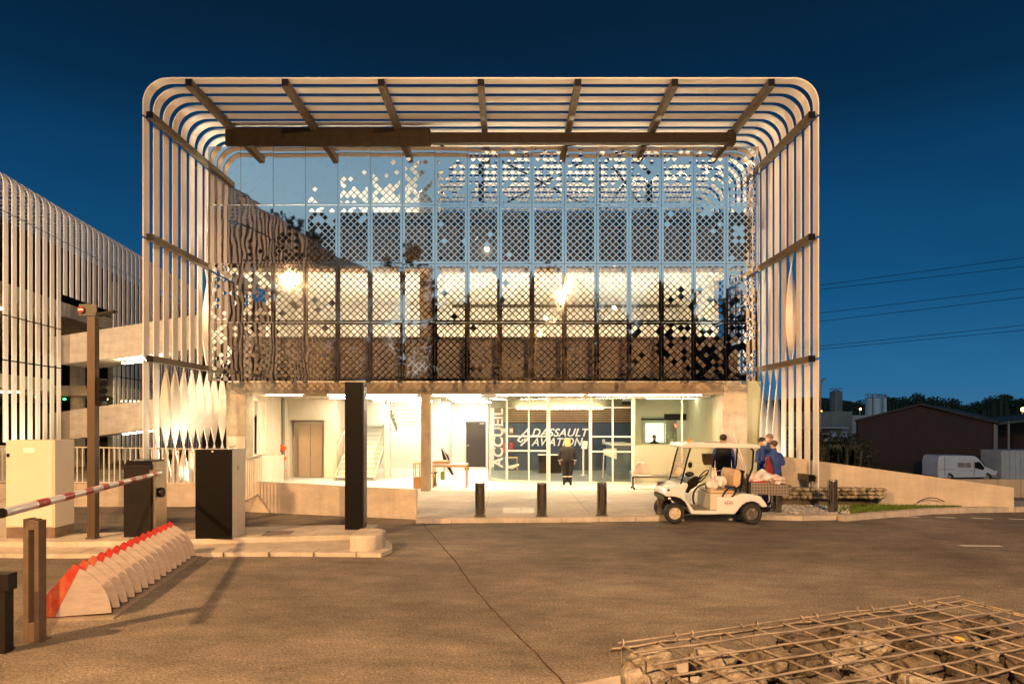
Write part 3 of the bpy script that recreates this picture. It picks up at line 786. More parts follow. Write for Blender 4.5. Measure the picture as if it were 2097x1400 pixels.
b = B(); b.box(X(1314, OY)-.02, X(1480, OY), OY-.03, OY, Z(860, OY), Z(856, OY)); b.box(X(1360, OY), X(1480, OY), OY-.02, OY, Z(858, OY), Z(847, OY)); b.build('dark_rail', CHAR, BD)
b = B(); b.box(X(1360, OY), X(1362, OY), OY-.02, OY+.05, Z(908, OY), Z(856, OY)); b.box(X(1418, OY), X(1420, OY), OY-.02, OY+.05, Z(908, OY), Z(856, OY)); b.build('office_mullion', ALU, BD)
B().box(X(1316, 29), X(1480, 29), 29, 29.2, ZF, ZC).build('office_wall', mat('office_green', (.42, .46, .34), .6, 0, .1, 1), BD)
B().box(X(1322, 28.9), X(1362, 28.9), 28.8, 28.9, Z(905, 28.9), Z(866, 28.9)).build('light_box', lampmat('white_blind', (1, .97, .85), 1.3), BD)
b = B(); b.box(3.2+1.9, 7.2, 25.0, 25.12, ZC-.05, ZC-.02); b.box(5.2, 7.3, 27.4, 27.5, ZC-.05, ZC-.02); b.build('strip_light', lampmat('office_strip', (1, .95, .72), 16), BD)
b = B(); 
for (px, py) in ((1383, 869), (1384, 873), (1436, 866), (1436, 872), (1427, 869)): b.ball(P(px, py, 28.7), .045, 1)
b.build('red_indicator', lampmat('led_red', (1, .08, .06), 5), BD)
# yellow-white door jamb, right pillar face
B().box(X(1467, 22.6), X(1482, 22.6), 22.4, 22.6, ZF, ZC).build('jamb', mat('jamb_cream', (.7, .6, .42), .5, 0, .05, 1), BD)
B().box(X(1482, 21.9), XR1-.02, 21.66, 28, ZF, ZC).build('office_side_wall', MATS['office_cream'], BD)
B().box(XR1+.02, X(1552, 21.6), 21.35, 21.5, ZF, Z(780, 21.4)).build('pale_panel', mat('pale_green_panel', (.5, .52, .38), .5, 0, .05, 1), BD)
# wall board left of lobby column
B().box(X(466, 21), X(501, 21), 20.99, 21.04, Z(936, 21), Z(893, 21)).build('notice_plate', BEIGE, BD)
B().box(X(490, 20.99), X(500, 20.99), 20.975, 20.985, Z(931, 21), Z(924, 21)).build('red_label', RED, BD)

# ------------------------------------------------ ramp wall and railing in front, left
RW = thing('parapet_wall', 'long low concrete parapet wall with steel railing left of the pavement', 'wall', (-8, 17, 0))
wy = lambda px: 18.0+(15.65-18.0)*(px-500)/(853-500)   # depth along the wall
def wpt(px): D = CAMZ*F/((1047+(1063-1047)*(px-500)/353)-862); return D
b = B(); a0 = (X(853, wpt(853)), wpt(853)); a1 = (X(440, wpt(440)), wpt(440)); 
tz0 = Z(1003, wpt(853)); tz1 = Z(982, wpt(440))
b.faces([(a0[0], a0[1], -.05), (a1[0], a1[1], -.05), (a1[0]+.02, a1[1]+.16, -.05), (a0[0], a0[1]+.16, -.05), (a0[0], a0[1], tz0), (a1[0], a1[1], tz1), (a1[0]+.02, a1[1]+.16, tz1), (a0[0], a0[1]+.16, tz0)],
        [(0, 3, 2, 1), (4, 5, 6, 7), (0, 1, 5, 4), (1, 2, 6, 5), (2, 3, 7, 6), (3, 0, 4, 7)])
b.build('wall_face', CONC, RW)
# left stretch
Dl = CAMZ*F/(1037-862)
b = B(); b.box(X(-200, Dl), X(452, Dl), Dl, Dl+.16, -.05, Z(990, Dl)); b.build('wall_face', CONC, RW)
RAILM = mat('railing_paint', (.66, .62, .52), .45, .2, .1, 4)
def railing(name, a, c, zb0, zt0, zb1, zt1, n, par):
    b = B(); a = Vector(a); c = Vector(c)
    b.bar((a.x, a.y, zt0), (c.x, c.y, zt1), .05, .03); b.bar((a.x, a.y, zb0), (c.x, c.y, zb1), .04, .03)
    for i in range(n+1):
        t = i/n; p = a.lerp(c, t); b.bar((p.x, p.y, zb0+(zb1-zb0)*t), (p.x, p.y, zt0+(zt1-zt0)*t), .014 if i % 6 else .04, .03, up=(1, 0, 0))
    return b.build(name, RAILM, par)
D = Dl+.08
railing('railing', (X(-60, D), D, 0), (X(420, D), D, 0), Z(985, D), Z(912, D), Z(989, D), Z(919, D), 44, RW)
railing('railing', (X(490, 15.3), 15.3, 0), (X(535, 17.3), 17.3, 0), Z(1033, 15.3), Z(943, 15.3), Z(1007, 17.3), Z(932, 17.3), 10, RW)
B().box(X(420, Dl), X(426, Dl), Dl-.1, Dl+.1, Z(990, Dl), Z(918, Dl)).build('post', ARM, RW)
t = B().box(X(556, 17), X(566, 17), 16.9, 17.05, Z(1018, 17), Z(1004, 17)); t.cyl(P(564, 1004, 17), P(565, 994, 17.), .012); tag(t.build('wall_socket_box', BLK), 'small black box fixed on the low parapet wall', 'box')

# ============================================================ PARKING BUILDING (left)
PK = thing('parking_building', 'long multi storey car park behind a screen of pale vertical blades', 'building', (-19, 28, 0))
PXf = lambda Y: -14.6-.136*Y
dirv = Vector((-.136, 1, 0)).normalized()
PTOP = 11.25
def pblade(b, Y, z0, z1, top=False):
    x = PXf(Y); w2 = .14
    a = Vector((x, Y, 0))-dirv*w2; c = Vector((x, Y, 0))+dirv*w2; n = Vector((-dirv.y, dirv.x, 0))*.02
    prof = [(0, z0), (0, z1)]
    if top:
        r = .55; prof = [(0, z0)]+[(-r+r*math.cos(t*math.pi/16), z1-r+r*math.sin(t*math.pi/16)) for t in range(9)]+[(-9, z1)]
    vs = []; fs = []
    for (o, z) in prof:
        vs += [(a.x+o, a.y, z), (c.x+o, c.y, z)]
    for i in range(len(prof)-1): fs.append((2*i, 2*i+1, 2*i+3, 2*i+2))
    b.faces(vs, fs)
ys = []
Y = 23.3
while Y < 47: ys.append(Y); Y += .52
for i, Y in enumerate(ys):
    opening = 28.3 < Y < 32.9
    b = B(); pblade(b, Y, 9.72, PTOP, True); pblade(b, Y, 7.5 if opening else 6.05, 9.68)
    if not opening: pblade(b, Y, 4.45, 6.0); pblade(b, Y, 1.5 if Y < 28.3 else .3, 4.4)
    b.build('blade', BLADE, PK, solid=.035)
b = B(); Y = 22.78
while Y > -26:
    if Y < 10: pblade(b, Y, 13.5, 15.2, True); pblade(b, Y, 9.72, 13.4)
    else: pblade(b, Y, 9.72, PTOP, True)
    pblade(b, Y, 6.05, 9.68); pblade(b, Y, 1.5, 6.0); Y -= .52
o = b.build('front_blades', mat('shaded_blade', (.2, .18, .18), .5, 0, .1, 1), PK, solid=.035); o['kind'] = 'stuff'  # darker copy of the blade paint, shade put into its colour
def pslab(z0, z1, off, depth, y0, y1, name, m):
    b = B(); pts = [(PXf(y0)-off, y0), (PXf(y1)-off, y1), (PXf(y1)-off-depth, y1), (PXf(y0)-off-depth, y0)]
    b.prism(pts, z0, z1, 'z'); return b.build(name, m, PK)
pslab(6.75, 7.35, .5, 14, -26, 47, 'slab', CONC); pslab(3.5, 4.0, .6, 14, -26, 28.6, 'slab', CONC); pslab(3.5, 4.0, .6, 14, 33.5, 47, 'slab', CONC); pslab(9.6, 9.8, .8, 12, -26, 47, 'roof_deck', CLAD)
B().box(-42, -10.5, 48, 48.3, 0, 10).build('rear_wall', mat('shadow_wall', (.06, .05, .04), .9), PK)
pslab(.0, 1.3, .4, .2, -26, 28.4, 'base_wall', CONC)
b = B()
for y in range(-24, 47, 6):
    if 27 < y < 33.5: continue
    b.box(PXf(y)-1.6, PXf(y)-1.2, y, y+.4, 0, 9.6)
b.build('column', CONC, PK)
b = B(); b.box(PXf(30)-3.0, PXf(30)-2.5, 33.8, 34.2, 0, 6.75); b.build('column', CONC, PK)
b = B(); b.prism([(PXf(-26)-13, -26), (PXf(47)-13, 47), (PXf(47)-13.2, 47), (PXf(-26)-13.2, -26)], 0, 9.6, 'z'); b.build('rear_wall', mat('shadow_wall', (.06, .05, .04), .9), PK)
b = B()
for y in (24.5, 27, 36, 40): b.box(PXf(y)-3.2, PXf(y)-1.8, y, y+.12, 6.66, 6.72); b.box(PXf(y)-3.2, PXf(y)-1.8, y+1, y+1.12, 3.42, 3.47)
b.build('strip_light', lampmat('parking_strip', (1, .72, .36), 20), PK)
for (px, py) in ((132, 817), (157, 818), (75, 813), (209, 813)):
    o = B().ball(P(px, py, 34.5), (.1, .05, .05), 1).build('green_indicator', LGREEN, PK)
# ramps linking the car park and the building
def ramp_(x0, x1, z0a, z0b, z1a, z1b, y0, y1, par, name='ramp'):
    b = B(); b.faces([(x0, y0, z0a), (x1, y0, z0b), (x1, y0, z1b), (x0, y0, z1a), (x0, y0+.2, z0a), (x1, y0+.2, z0b), (x1, y0+.2, z1b), (x0, y0+.2, z1a)],
        [(0, 1, 2, 3), (7, 6, 5, 4), (0, 4, 5, 1), (1, 5, 6, 2), (2, 6, 7, 3), (3, 7, 4, 0)]); b.build('ramp_parapet', CONC, par)
    b = B(); e = .25
    b.faces([(x0, y0+.21, z0a+.1), (x1, y0+.21, z0b+.1), (x1, y1, z0b+.1), (x0, y1, z0a+.1), (x0, y0+.21, z0a+.1+e), (x1, y0+.21, z0b+.1+e), (x1, y1, z0b+.1+e), (x0, y1, z0a+.1+e)],
        [(0, 3, 2, 1), (4, 5, 6, 7), (0, 1, 5, 4), (1, 2, 6, 5), (2, 3, 7, 6), (3, 0, 4, 7)]); b.build('ramp_deck', CONC, par)
RY = 29.2; kx = lambda px: X(px, RY); kz_ = lambda py: Z(py, RY)
RP = thing('access_ramp', 'twin sloping concrete vehicle ramps between car park and reception building', 'ramp', (-14, RY, 0))
ramp_(kx(100), kx(600), kz_(748), kz_(690), kz_(691), kz_(614), RY, 32.4, RP)
ramp_(kx(100), kx(600), kz_(905), kz_(838), kz_(846), kz_(778), RY, 32.4, RP)
b = B(); b.bar((kx(215), 30.6, kz_(733)-.1), (kx(300), 30.6, kz_(724)-.1), .25, .04); b.build('tube_light', lampmat('ramp_strip', (1, .82, .5), 110), RP)
b = B(); b.bar((kx(215), 30.6, kz_(889)-.02), (kx(290), 30.6, kz_(880)-.02), .12, .05); b.build('tube_light', lampmat('ramp_strip2', (1, .82, .5), 60), RP)

# ============================================================ ISLAND with barrier equipment
IS = thing('traffic_island', 'pale concrete kerbed island with rounded nose under the gate equipment', 'traffic island', (-6, 12, 0))
def gy(px, py, z): return ongr(px, py, z)
zi = .16
f_top = [(-60, 1110), (100, 1112), (300, 1108), (500, 1100), (700, 1092), (760, 1095)]
b = B()
fr = [gy(a, c, zi) for a, c in ((-150, 1108), (135, 1109), (300, 1106), (480, 1101), (700, 1095), (748, 1094))]
bk = [gy(a, c, zi) for a, c in ((775, 1073), (700, 1074), (560, 1077), (480, 1080), (320, 1087), (135, 1092), (-150, 1096))]
b.prism(fr+bk, -.03, zi, 'z'); b.build('island_top', KERB, IS)
b = B()
lo = [gy(a, c, .07) for a, c in ((-150, 1132), (135, 1134), (400, 1131), (600, 1130), (780, 1132), (803, 1122), (803, 1112), (780, 1100), (740, 1100))]
b.prism(lo+[(x, y+.0) for x, y in reversed(fr)], -.03, .07, 'z'); b.build('lower_step', KERB, IS)
b = B(); cx, cy = gy(760, 1085, .35); pts = []
for i in range(16):
    a = i*math.pi/8; pts.append((cx+.23*math.cos(a), cy-.05+.42*math.sin(a)))
b.prism([(cx-.28, cy-.45), (cx, cy-.47), (cx+.16, cy-.38), (cx+.23, cy-.2), (cx+.23, cy+.2), (cx+.1, cy+.35), (cx-.28, cy+.36)], .0, .33, 'z'); b.build('nose_block', KERB, IS, bevel=.04)
b = B(); p0 = gy(533, 1097, zi); p1 = gy(593, 1094, zi); p2 = gy(606, 1086, zi); p3 = gy(548, 1087, zi)
b.faces([(*p0, zi+.004), (*p1, zi+.004), (*p2, zi+.004), (*p3, zi+.004)], [(0, 1, 2, 3)]); b.build('cable_hatch', mat('hatch_iron', (.16, .12, .09), .7, .2, .2, 20), IS)

for i, px in enumerate((60, 160, 262, 360, 455, 548, 640, 728)):
    p = ongr(px, 1107-(px-60)*.018, zi); q_ = ongr(px, 1132, .07); B().box(p[0], p[0]+.012, p[1]-.012, p[1]+.42, zi+.001, zi+.003).build('top_joint', MATS['joint_dark'], IS); B().box(q_[0], q_[0]+.012, q_[1]-.003, q_[1]+.5, .0, .073).build('face_joint', MATS['joint_dark'], IS)
# black height post
t = thing('height_post', 'tall black square post standing on the nose of the island', 'post', (X(725, 13.15), 13.15, zi))
D = 13.15
B().box(X(706, D), X(743, D), D, D+.38, zi, Z(782, D)).build('post_body', BLK, t, bevel=.008)
b = B(); b.box(X(743, D)+.002, X(743, D)+.012, D+.05, D+.33, zi+.1, Z(790, D))
b.build('side_plate', mat('dark_steel_plate', (.1, .09, .08), .4, .5, .1, 3), t)

# black cabinet (payment / access)
D = 12.15; t = thing('barrier_cabinet', 'wide black gate cabinet with pale steel side on the island', 'cabinet', (X(440, D), D, zi))
B().box(X(400, D), X(475, D), D, D+.02, zi, Z(920, D)).build('front_panel', BLK, t)
B().box(X(401, D), X(475, D)-.002, D+.021, D+.62, zi, Z(920, D)-.003).build('housing', mat('steel_side', (.6, .56, .5), .35, .4, .06, 4, stretch=(1, 1, 8)), t, bevel=.006)
b = B(); b.cyl(P(435, 924, D-.01), P(435, 924, D), .02); b.box(X(475, D)-.001, X(475, D)+.012, D+.25, D+.32, Z(963, D), Z(954, D)); b.build('lock', STEEL, t)
b = B(); b.tube([(X(475, D)-.1, D+.1, Z(920, D)), (X(475, D)-.1, D+.1, Z(920, D)+.04), (X(475, D)-.1, D+.4, Z(920, D)+.04), (X(475, D)-.1, D+.4, Z(920, D))], .01); b.build('handle', STEEL, t)
# second dark cabinet with boom
D = 12.3; t = thing('boom_cabinet', 'charcoal gate drive cabinet with sloped top holding the striped boom', 'cabinet', (X(285, D), D, zi))
b = B(); x0, x1 = X(253, D), X(309, D); zt = Z(946, D)
b.prism([(D, zi), (D+.5, zi), (D+.5, zt+.03), (D+.1, zt+.02), (D, zt-.06)], x0, x1, 'x'); b.build('housing', CHAR, t, bevel=.006)
b = B(); b.box(x1+.001, x1+.06, D+.05, D+.45, zi, zt); b.build('side_panel', STEEL, t)
b = B(); b.cyl((x1+.06, D+.2, Z(1010, D)), (x1+.12, D+.2, Z(1010, D)), .09); b.cyl(P(262, 1022, D-.012), P(262, 1022, D), .015); b.build('lock', BLK, t)
b = B(); b.box(x1+.001, x1+.2, D-.05, D+.12, Z(975, D), Z(962, D)); b.build('boom_clamp', STEEL, t)
# boom
Af = Vector((X(328, 12.2), 12.2, Z(968, 12.2))); An = Vector((X(4, 6.39), 6.39, Z(1050, 6.39)))
t = thing('barrier_boom', 'red and white striped barrier boom stretched above the left lane', 'barrier', tuple(Af))
b = B(); b.tube([Af, An], [.036, .046], 20); o = b.build('boom_tube', WHITE, t, smooth=True)
Ld = (An-Af); b = B()
for (s, e) in ((.055, .10), (.17, .215), (.275, .32), (.385, .425), (.495, .535), (.60, .645), (.71, .76), (.83, .88)):
    r0 = .036+.01*s+.0012; r1 = .036+.01*e+.0012
    b = B(); b.tube([Af+Ld*s, Af+Ld*e], [r0, r1], 20); b.build('red_band', RED, t, smooth=True)
b = B(); b.tube([An, An+Ld.normalized()*.02], [.048, .046], 20); b.build('end_cap', BLK, t)
# fork post
D = 6.94; t = thing('boom_rest_post', 'slotted brown steel fork post below the striped boom', 'post', (X(63, D), D, 0))
b = B(); xa, xb = X(47, D), X(79, D); zt = Z(1062, D); sl = Z(1280, D)
xm0, xm1 = xa+.055, xb-.045
b.box(xa, xm0, D, D+.12, 0, zt); b.box(xm1, xb, D, D+.12, 0, zt-.02); b.box(xm0, xm1, D, D+.12, 0, Z(1275, D)); b.box(xm0, xm1, D, D+.12, Z(1085, D), zt-.01)
b.build('fork', mat('rusty_brown_paint', (.12, .08, .055), .6, .2, .2, 5), t, bevel=.004)
b = B(); b.box(xa-.03, xb+.03, D-.03, D+.15, 0, .012); b.build('base_plate', ARM, t)
D = 6.6; t = thing('left_guard_post', 'dark low post cut by the picture edge at lower left', 'post', (X(5, D), D, 0))
b = B(); b.box(X(-25, D), X(10, D), D, D+.12, 0, Z(1175, D)); b.build('post_body', CHAR, t, bevel=.004)
b = B(); b.box(X(-5, D), X(20, D), D-.02, D+.1, Z(1208, D), Z(1175, D)+.003); b.build('post_head', CHAR, t)
# beige switch cabinet
D = 12.2; t = thing('electric_cabinet', 'large beige electrical cabinet on dark plinth at the left end of the island', 'cabinet', (X(62, D), D, zi))
x0, x1 = X(12, D), X(109, D); z0, z1 = Z(1080, D), Z(901, D)
B().box(x0, x1+.03, D, D+.55, z0, z1).build('housing', BEIGE, t, bevel=.01)
B().box(x0+.005, x1+.02, D+.01, D+.54, zi, z0-.003).build('plinth', mat('plinth_brown', (.16, .11, .08), .8, 0, .2, 5), t)
B().box(x0+.02, x1, D-.015, D-.002, z0+.02, z1-.02).build('door', BEIGE, t, bevel=.003)
B().box(X(16, D), X(21, D), D-.03, D-.016, Z(935, D), Z(928, D)).build('lock', BLK, t)
B().box(X(49, D), X(72, D), D-.02, D-.016, Z(926, D), Z(916, D)).build('name_plate', WHITE, t)
b = B(); c_ = P(18, 985, D-.018); b.faces([c_+Vector((-.025, 0, -.02)), c_+Vector((.025, 0, -.02)), c_+Vector((0, 0, .03))], [(0, 1, 2)]); b.build('warning_triangle', YEL, t)
B().box(X(114, D)-.01, X(130, D), D-.012, D-.002, Z(1065, D), Z(910, D)).build('side_strip', WHITE, t) if False else None
D = 12.4
t = thing('grey_box', 'dark grey box half hidden behind the beige cabinet', 'box', (X(0, D), D, zi))
b = B(); b.box(X(-12, D), X(8, D), D+.1, D+.5, zi, Z(1027, D)); b.box(X(-14, D), X(10, D), D+.08, D+.52, Z(1027, D)+.001, Z(1024, D)); b.build('box_body', GREY, t)
# signal pole
D = 12.1; t = thing('signal_pole', 'tall square brown pole carrying a no entry sign and traffic signal', 'pole', (X(186, D), D, zi))
POLEM = mat('pole_brown', (.09, .06, .035), .55, .3, .15, 4, stretch=(1, 1, .3))
B().box(X(178, D), X(194, D), D, D+.14, zi, Z(648, D)).build('pole_shaft', POLEM, t, bevel=.004)
b = B(); b.box(X(176, D), X(196, D), D-.02, D+.16, zi, zi+.02); b.build('base_plate', ARM, t)
b = B(); b.box(X(160, D), X(196, D), D+.02, D+.05, Z(646, D), Z(622, D)); b.build('sign_plate', mat('sign_back', (.07, .065, .055), .5, .3), t)
b = B(); c_ = Vector((X(166, D), D+.0, Z(634, D)))
b.tube([c_+Vector((0, -.012, 0)), c_+Vector((0, .015, 0))], [.062, .062], 24); nb = b.build('no_entry_disc', mat('no_entry_red', (.2, .012, .015), .5, 0, .1, 3), t)
b = B(); b.box(c_.x-.042, c_.x+.042, c_.y-.02, c_.y-.013, c_.z-.01, c_.z+.01); b.build('white_bar', WHT, nb)
b = B(); b.prism([(X(194, D), Z(640, D)), (X(230, D), Z(634, D)), (X(230, D), Z(637, D)), (X(194, D), Z(646, D))][::-1], D+.02, D+.18); b.build('side_arm', BLK, t)
b = B(); b.box(X(196, D), X(206, D), D+.02, D+.2, Z(830, D), Z(774, D)); b.box(X(174, D), X(178, D), D+.02, D+.12, Z(795, D), Z(782, D)); b.build('signal_head', BLK, t, bevel=.01)
b = B()
for py in (785, 800, 815): b.tube([(X(206, D), D+.05, Z(py, D)), (X(206, D)+.07, D-.02, Z(py, D))], [.05, .06], 12)
b.build('visor', BLK, t)
B().ball((X(207, D), D-.0, Z(816, D)), .02, 1).build('green_lens', LGREEN, t)
# rising blocker
BK = thing('rising_blocker', 'red tipped rising road blocker with a row of curved pale plates', 'road blocker', (-5.1, 7.7, 0))
PLM = mat('blocker_plate', (.4, .34, .32), .5, .2, .12, 5, stretch=(1, 1, 4)); 
p0 = Vector((-5.15, 7.75, 0)); p1 = Vector((-5.70, 11.05, 0)); NB = 15
dr = (p1-p0).normalized(); acr = Vector((dr.y, -dr.x, 0))
for i in range(NB):
    q = p0.lerp(p1, i/(NB-1)); r = .60
    th0, th1 = R(2), R(68)
    prof = [(0, .03)]+[(r*math.cos(th0+(th1-th0)*k/14), .03+r*math.sin(th0+(th1-th0)*k/14)) for k in range(15)]
    b = B(); vs = []
    for s in (0, .012):
        for (u, z) in prof: v = q+acr*u+dr*s; vs.append((v.x, v.y, z))
    n = len(prof); b.faces(vs, [tuple(range(n)), tuple(reversed(range(n, 2*n)))]+[(k, k+n, (k+1) % n+n, (k+1) % n) for k in range(n)])
    b.build('curved_plate', PLM, BK)
    # red claw lying in the plane of the plate, left of its straight edge
    b = B(); vs = []; pr = [(-.14, .03), (-.15, .2), (.205, .625), (.27, .585), (0, .03)]
    for s_ in (-.004, .026):
        for (u, z) in pr: v = q+acr*u+dr*s_; vs.append((v.x, v.y, z))
    n = len(pr); b.faces(vs, [tuple(range(n)), tuple(reversed(range(n, 2*n)))]+[(k, k+n, (k+1) % n+n, (k+1) % n) for k in range(n)])
    b.mi = 0; b.build('red_claw', mat('blocker_red', (.36, .03, .015), .5, 0, .2, 5, c2=(.4, .13, .06), thr=(.3, .55)) if i < 3 else RED, BK)
b = B(); vs = []
for (s, u) in ((0, -.12), (0, .66), (1, .66), (1, -.12)):
    v = p0.lerp(p1, -.03+1.1*s)+acr*u; vs.append((v.x, v.y))
b.prism(vs, -.02, .018, 'z'); b.build('base_frame', mat('steel_frame', (.3, .25, .2), .6, .3, .2, 6), BK)
tag(B().box(*[v for v in (ongr(1, 1, 1)[0]*0-2.3, -1.7)], 9.9, 10.25, 0.0, .006).build('manhole_cover', ARM), 'flat steel cover set in the asphalt', 'manhole cover') if False else None

# ============================================================ BOLLARDS
def bollard(x, y, h=.76, r=.112):
    t = thing('bollard', '', 'bollard', (x, y, ZF), 0, 'steel bollards along the pavement edge')
    b = B(); n = 48; vs = []
    prof = [(0, 1), (h-.03, 1), (h-.008, .96), (h, .88)]
    for (z, k) in prof:
        for j in range(n):
            a = 2*math.pi*j/n; rr = r*k*(1-.035*(1 if j % 6 in (0, 1) else 0)); vs.append((rr*math.cos(a), rr*math.sin(a), z))
    fs = [(i*n+j, i*n+(j+1) % n, (i+1)*n+(j+1) % n, (i+1)*n+j) for i in range(3) for j in range(n)]+[tuple(range(3*n, 4*n))]
    b.faces(vs, fs); b.build('shaft', mat('bollard_steel', (.3, .28, .26), .14, 1, .1, 3, stretch=(1, 1, .3)), t, local=True)
    b = B(); b.tube([(0, 0, 0), (0, 0, .012)], [r+.03, r+.03], 24); b.build('base_ring', ARM, t, local=True)
    return t
bl = [(983, 1057, 'steel bollard left of the floor hatches, first from the black height post'), (1109.5, 1057, 'steel bollard in front of the woman entering the lobby'),
      (1232.5, 1055, 'steel bollard in front of the right glazed lobby pane'), (1355, 1052, 'steel bollard just behind the front wheels of the golf cart'),
      (1590, 1047, 'steel bollard behind the tail of the golf cart'), (1705, 1047, 'steel bollard standing alone beside the grass')]
b0 = None
for (px, py, lab) in bl:
    x, y = ongr(px, py)
    if b0 is None: b0 = bollard(x, y); b0['label'] = lab
    else: dup(b0, (x, y, ZF), lab)
b = B(); a_ = ongr(1030, 1052); c_ = ongr(1068, 1038)
for (u, v) in ((1030, 1067), (1069, 1096)):
    p = ongr(u, 1050); q = ongr(v, 1039); b.box(p[0], X(v, p[1]), p[1], q[1], ZF, ZF+.004)
tag(b.build('floor_hatch', mat('hatch_pale', (.62, .56, .48), .5, .2, .1, 4)), 'pale square service hatches set in the pavement between bollards', 'hatch')

# ============================================================ RIGHT SIDE: ramp wall, stone wall
RWALL = mat('ramp_wall_concrete', (.56, .48, .38), .75, 0, .12, 1.4, .1, 25, stretch=(.5, 1, 1.6))
b = B()
D0, D1 = 18.3, 16.85; xA, xB = X(1560, D0), X(2077, D1)
zA, zB = Z(928, D0), Z(998, D1)
b.faces([(xA, D0, .0), (xB, D1, .0), (xB, D1+.2, .0), (xA, D0+.2, .0), (xA, D0, zA), (xB, D1, zB), (xB, D1+.2, zB), (xA, D0+.2, zA)],
        [(0, 3, 2, 1), (4, 5, 6, 7), (0, 1, 5, 4), (1, 2, 6, 5), (2, 3, 7, 6), (3, 0, 4, 7)])
tag(b.build('ramp_wall', RWALL, bevel=.01), 'long tapering cream concrete wall sloping down to the right behind the grass', 'wall')
sw = thing('dry_stone_wall', 'short low wall of rough stones in front of the tapering concrete wall', 'wall', (9, 17.6, 0))
b = B(); rs = random.Random(4)
for (px0, px1) in ((1600, 1815),):
    for row in range(3):
        px = px0
        while px < px1-4:
            wd = rs.uniform(8, 22); D = 17.55-(px-1600)*.0013; c_ = P(min(px+wd/2, px1-6), 1017-row*7.5, D)
            b.ball((c_.x, c_.y+rs.uniform(-.02, .02), c_.z), (wd/2*D/F*1.05, .12, .055*rs.uniform(.85, 1.25)), 2, .14, rs.randint(0, 9999)); px += wd
b.build('stones', mat('field_stone', (.45, .38, .26), .9, 0, .4, 6, .6, 20, c2=(.12, .1, .06), thr=(.42, .55)), sw)
B().box(X(1600, 17.6), X(1813, 17.4), 17.6, 17.8, 0, Z(999, 17.5)).build('mortar', mat('dark_mortar', (.1, .08, .05), .9, 0, .3, 8), sw)
b = B(); b.tube([P(1878+i*6.2, 1028-9.5*math.sin(math.pi*i/9.5), 17.1) for i in range(10)], .012, 6); tag(b.build('conduit', BLKR), 'thin black conduit arching out of the grass before the cream wall', 'pipe')

# ============================================================ FAR RIGHT BACKGROUND
D = 56; G = -2.74
bn = thing('barn', 'large dark brown barn with low gabled end wall', 'barn', (X(1880, D), D, G))
b = B(); b.prism([(X(1757, D), G), (X(2033, D), G), (X(2033, D), Z(866, D)), (X(1885, D), Z(831, D)), (X(1757, D), Z(861, D))], D, D+.3)
BRN = mat('barn_brown', (.05, .03, .023), .85, 0, .2, 2, .2, 10, stretch=(6, 6, .3))
b.build('gable_wall', BRN, bn)
b = B(); RFY = D+30
for (a, c, e, f) in ((1750, 863, 1885, 829), (1885, 829, 2046, 867)):
    p, q = P(a, c, D-.3), P(e, f, D-.3)
    b.faces([(p.x, D-.3, p.z), (q.x, D-.3, q.z), (q.x+23, RFY, q.z), (p.x+23, RFY, p.z), (p.x, D-.3, p.z+.15), (q.x, D-.3, q.z+.15), (q.x+23, RFY, q.z+.15), (p.x+23, RFY, p.z+.15)],
            [(0, 1, 2, 3), (7, 6, 5, 4), (0, 4, 5, 1), (1, 5, 6, 2), (2, 6, 7, 3), (3, 7, 4, 0)])
b.build('roof', mat('barn_roof', (.06, .05, .05), .8, 0, .2, 2), bn)
b = B(); b.cyl((X(2035, D), D-.1, G), (X(2035, D), D-.1, Z(868, D)), .08); b.build('drainpipe', GREY, bn)
B().prism([(X(2032, D), D+.3), (X(2035, D), D+.3), (X(2035, D)+23, RFY), (X(2032, D)+23, RFY)], G, Z(868, D), 'z').build('side_wall', BRN, bn)
sh = thing('open_shed', 'open fronted dark shed with thin posts at the right edge', 'shed', (X(2080, D), D, G))
b = B(); b.faces([P(2036, 868, D+1), P(2200, 850, D+1), P(2200, 838, D+12), P(2036, 856, D+12)], [(0, 1, 2, 3)]); b.build('roof', mat('shed_roof', (.07, .06, .06), .7), sh, solid=.2)
b = B()
for px in (2058, 2083, 2130): b.box(X(px, D), X(px, D)+.12, D+1, D+1.12, G, Z(862, D))
b.build('post', GREY, sh)
B().box(X(2036, D+11), X(2250, D+11), D+11, D+11.2, G, Z(862, D+11)).build('rear_wall', BRN, sh)
wc = thing('white_container', 'white corrugated container standing beside the parked van', 'container', (X(2100, 50), 50, G))
b = B(); xx = X(2051, 50)
for i in range(40): b.box(xx+i*.2, xx+i*.2+.19, 50-(i % 2)*.03, 52.2, G+.3, Z(922, 50))
b.build('container_shell', mat('faded_white', (.5, .52, .53), .6, 0, .1, 2), wc)
# van
D = 50
vn = thing('parked_van', 'white panel van parked in front of the dark barn', 'van', (X(1980, D), D, G))
vp = [(1921, 974), (1921, 945), (1924, 934), (1930, 932), (1996, 933), (2004, 938), (2018, 955), (2033, 961), (2041, 968), (2042, 977), (1924, 978)]
b = B(); b.prism([(X(a, D), Z(c, D)) for a, c in vp], D, D+1.95); b.build('body', mat('van_white', (.72, .76, .8), .35, 0, .04, 1, coat=.3), vn, bevel=.05)
b = B(); b.faces([P(1996, 946, D-.01), P(2006, 945, D-.01), P(2016, 957, D-.01), P(2014, 962, D-.01), P(1996, 958, D-.01)], [(0, 1, 2, 3, 4)]); b.build('side_window', BLK, vn)
b = B(); b.faces([P(2005, 938.5, D-.004)+Vector((.1, .1, 0)), P(2018, 954.5, D)+Vector((.12, .1, 0)), P(2018, 954.5, D)+Vector((.12, 1.8, 0)), P(2005, 938.5, D)+Vector((.1, 1.8, 0))], [(0, 1, 2, 3)]); b.build('windscreen', BLK, vn)
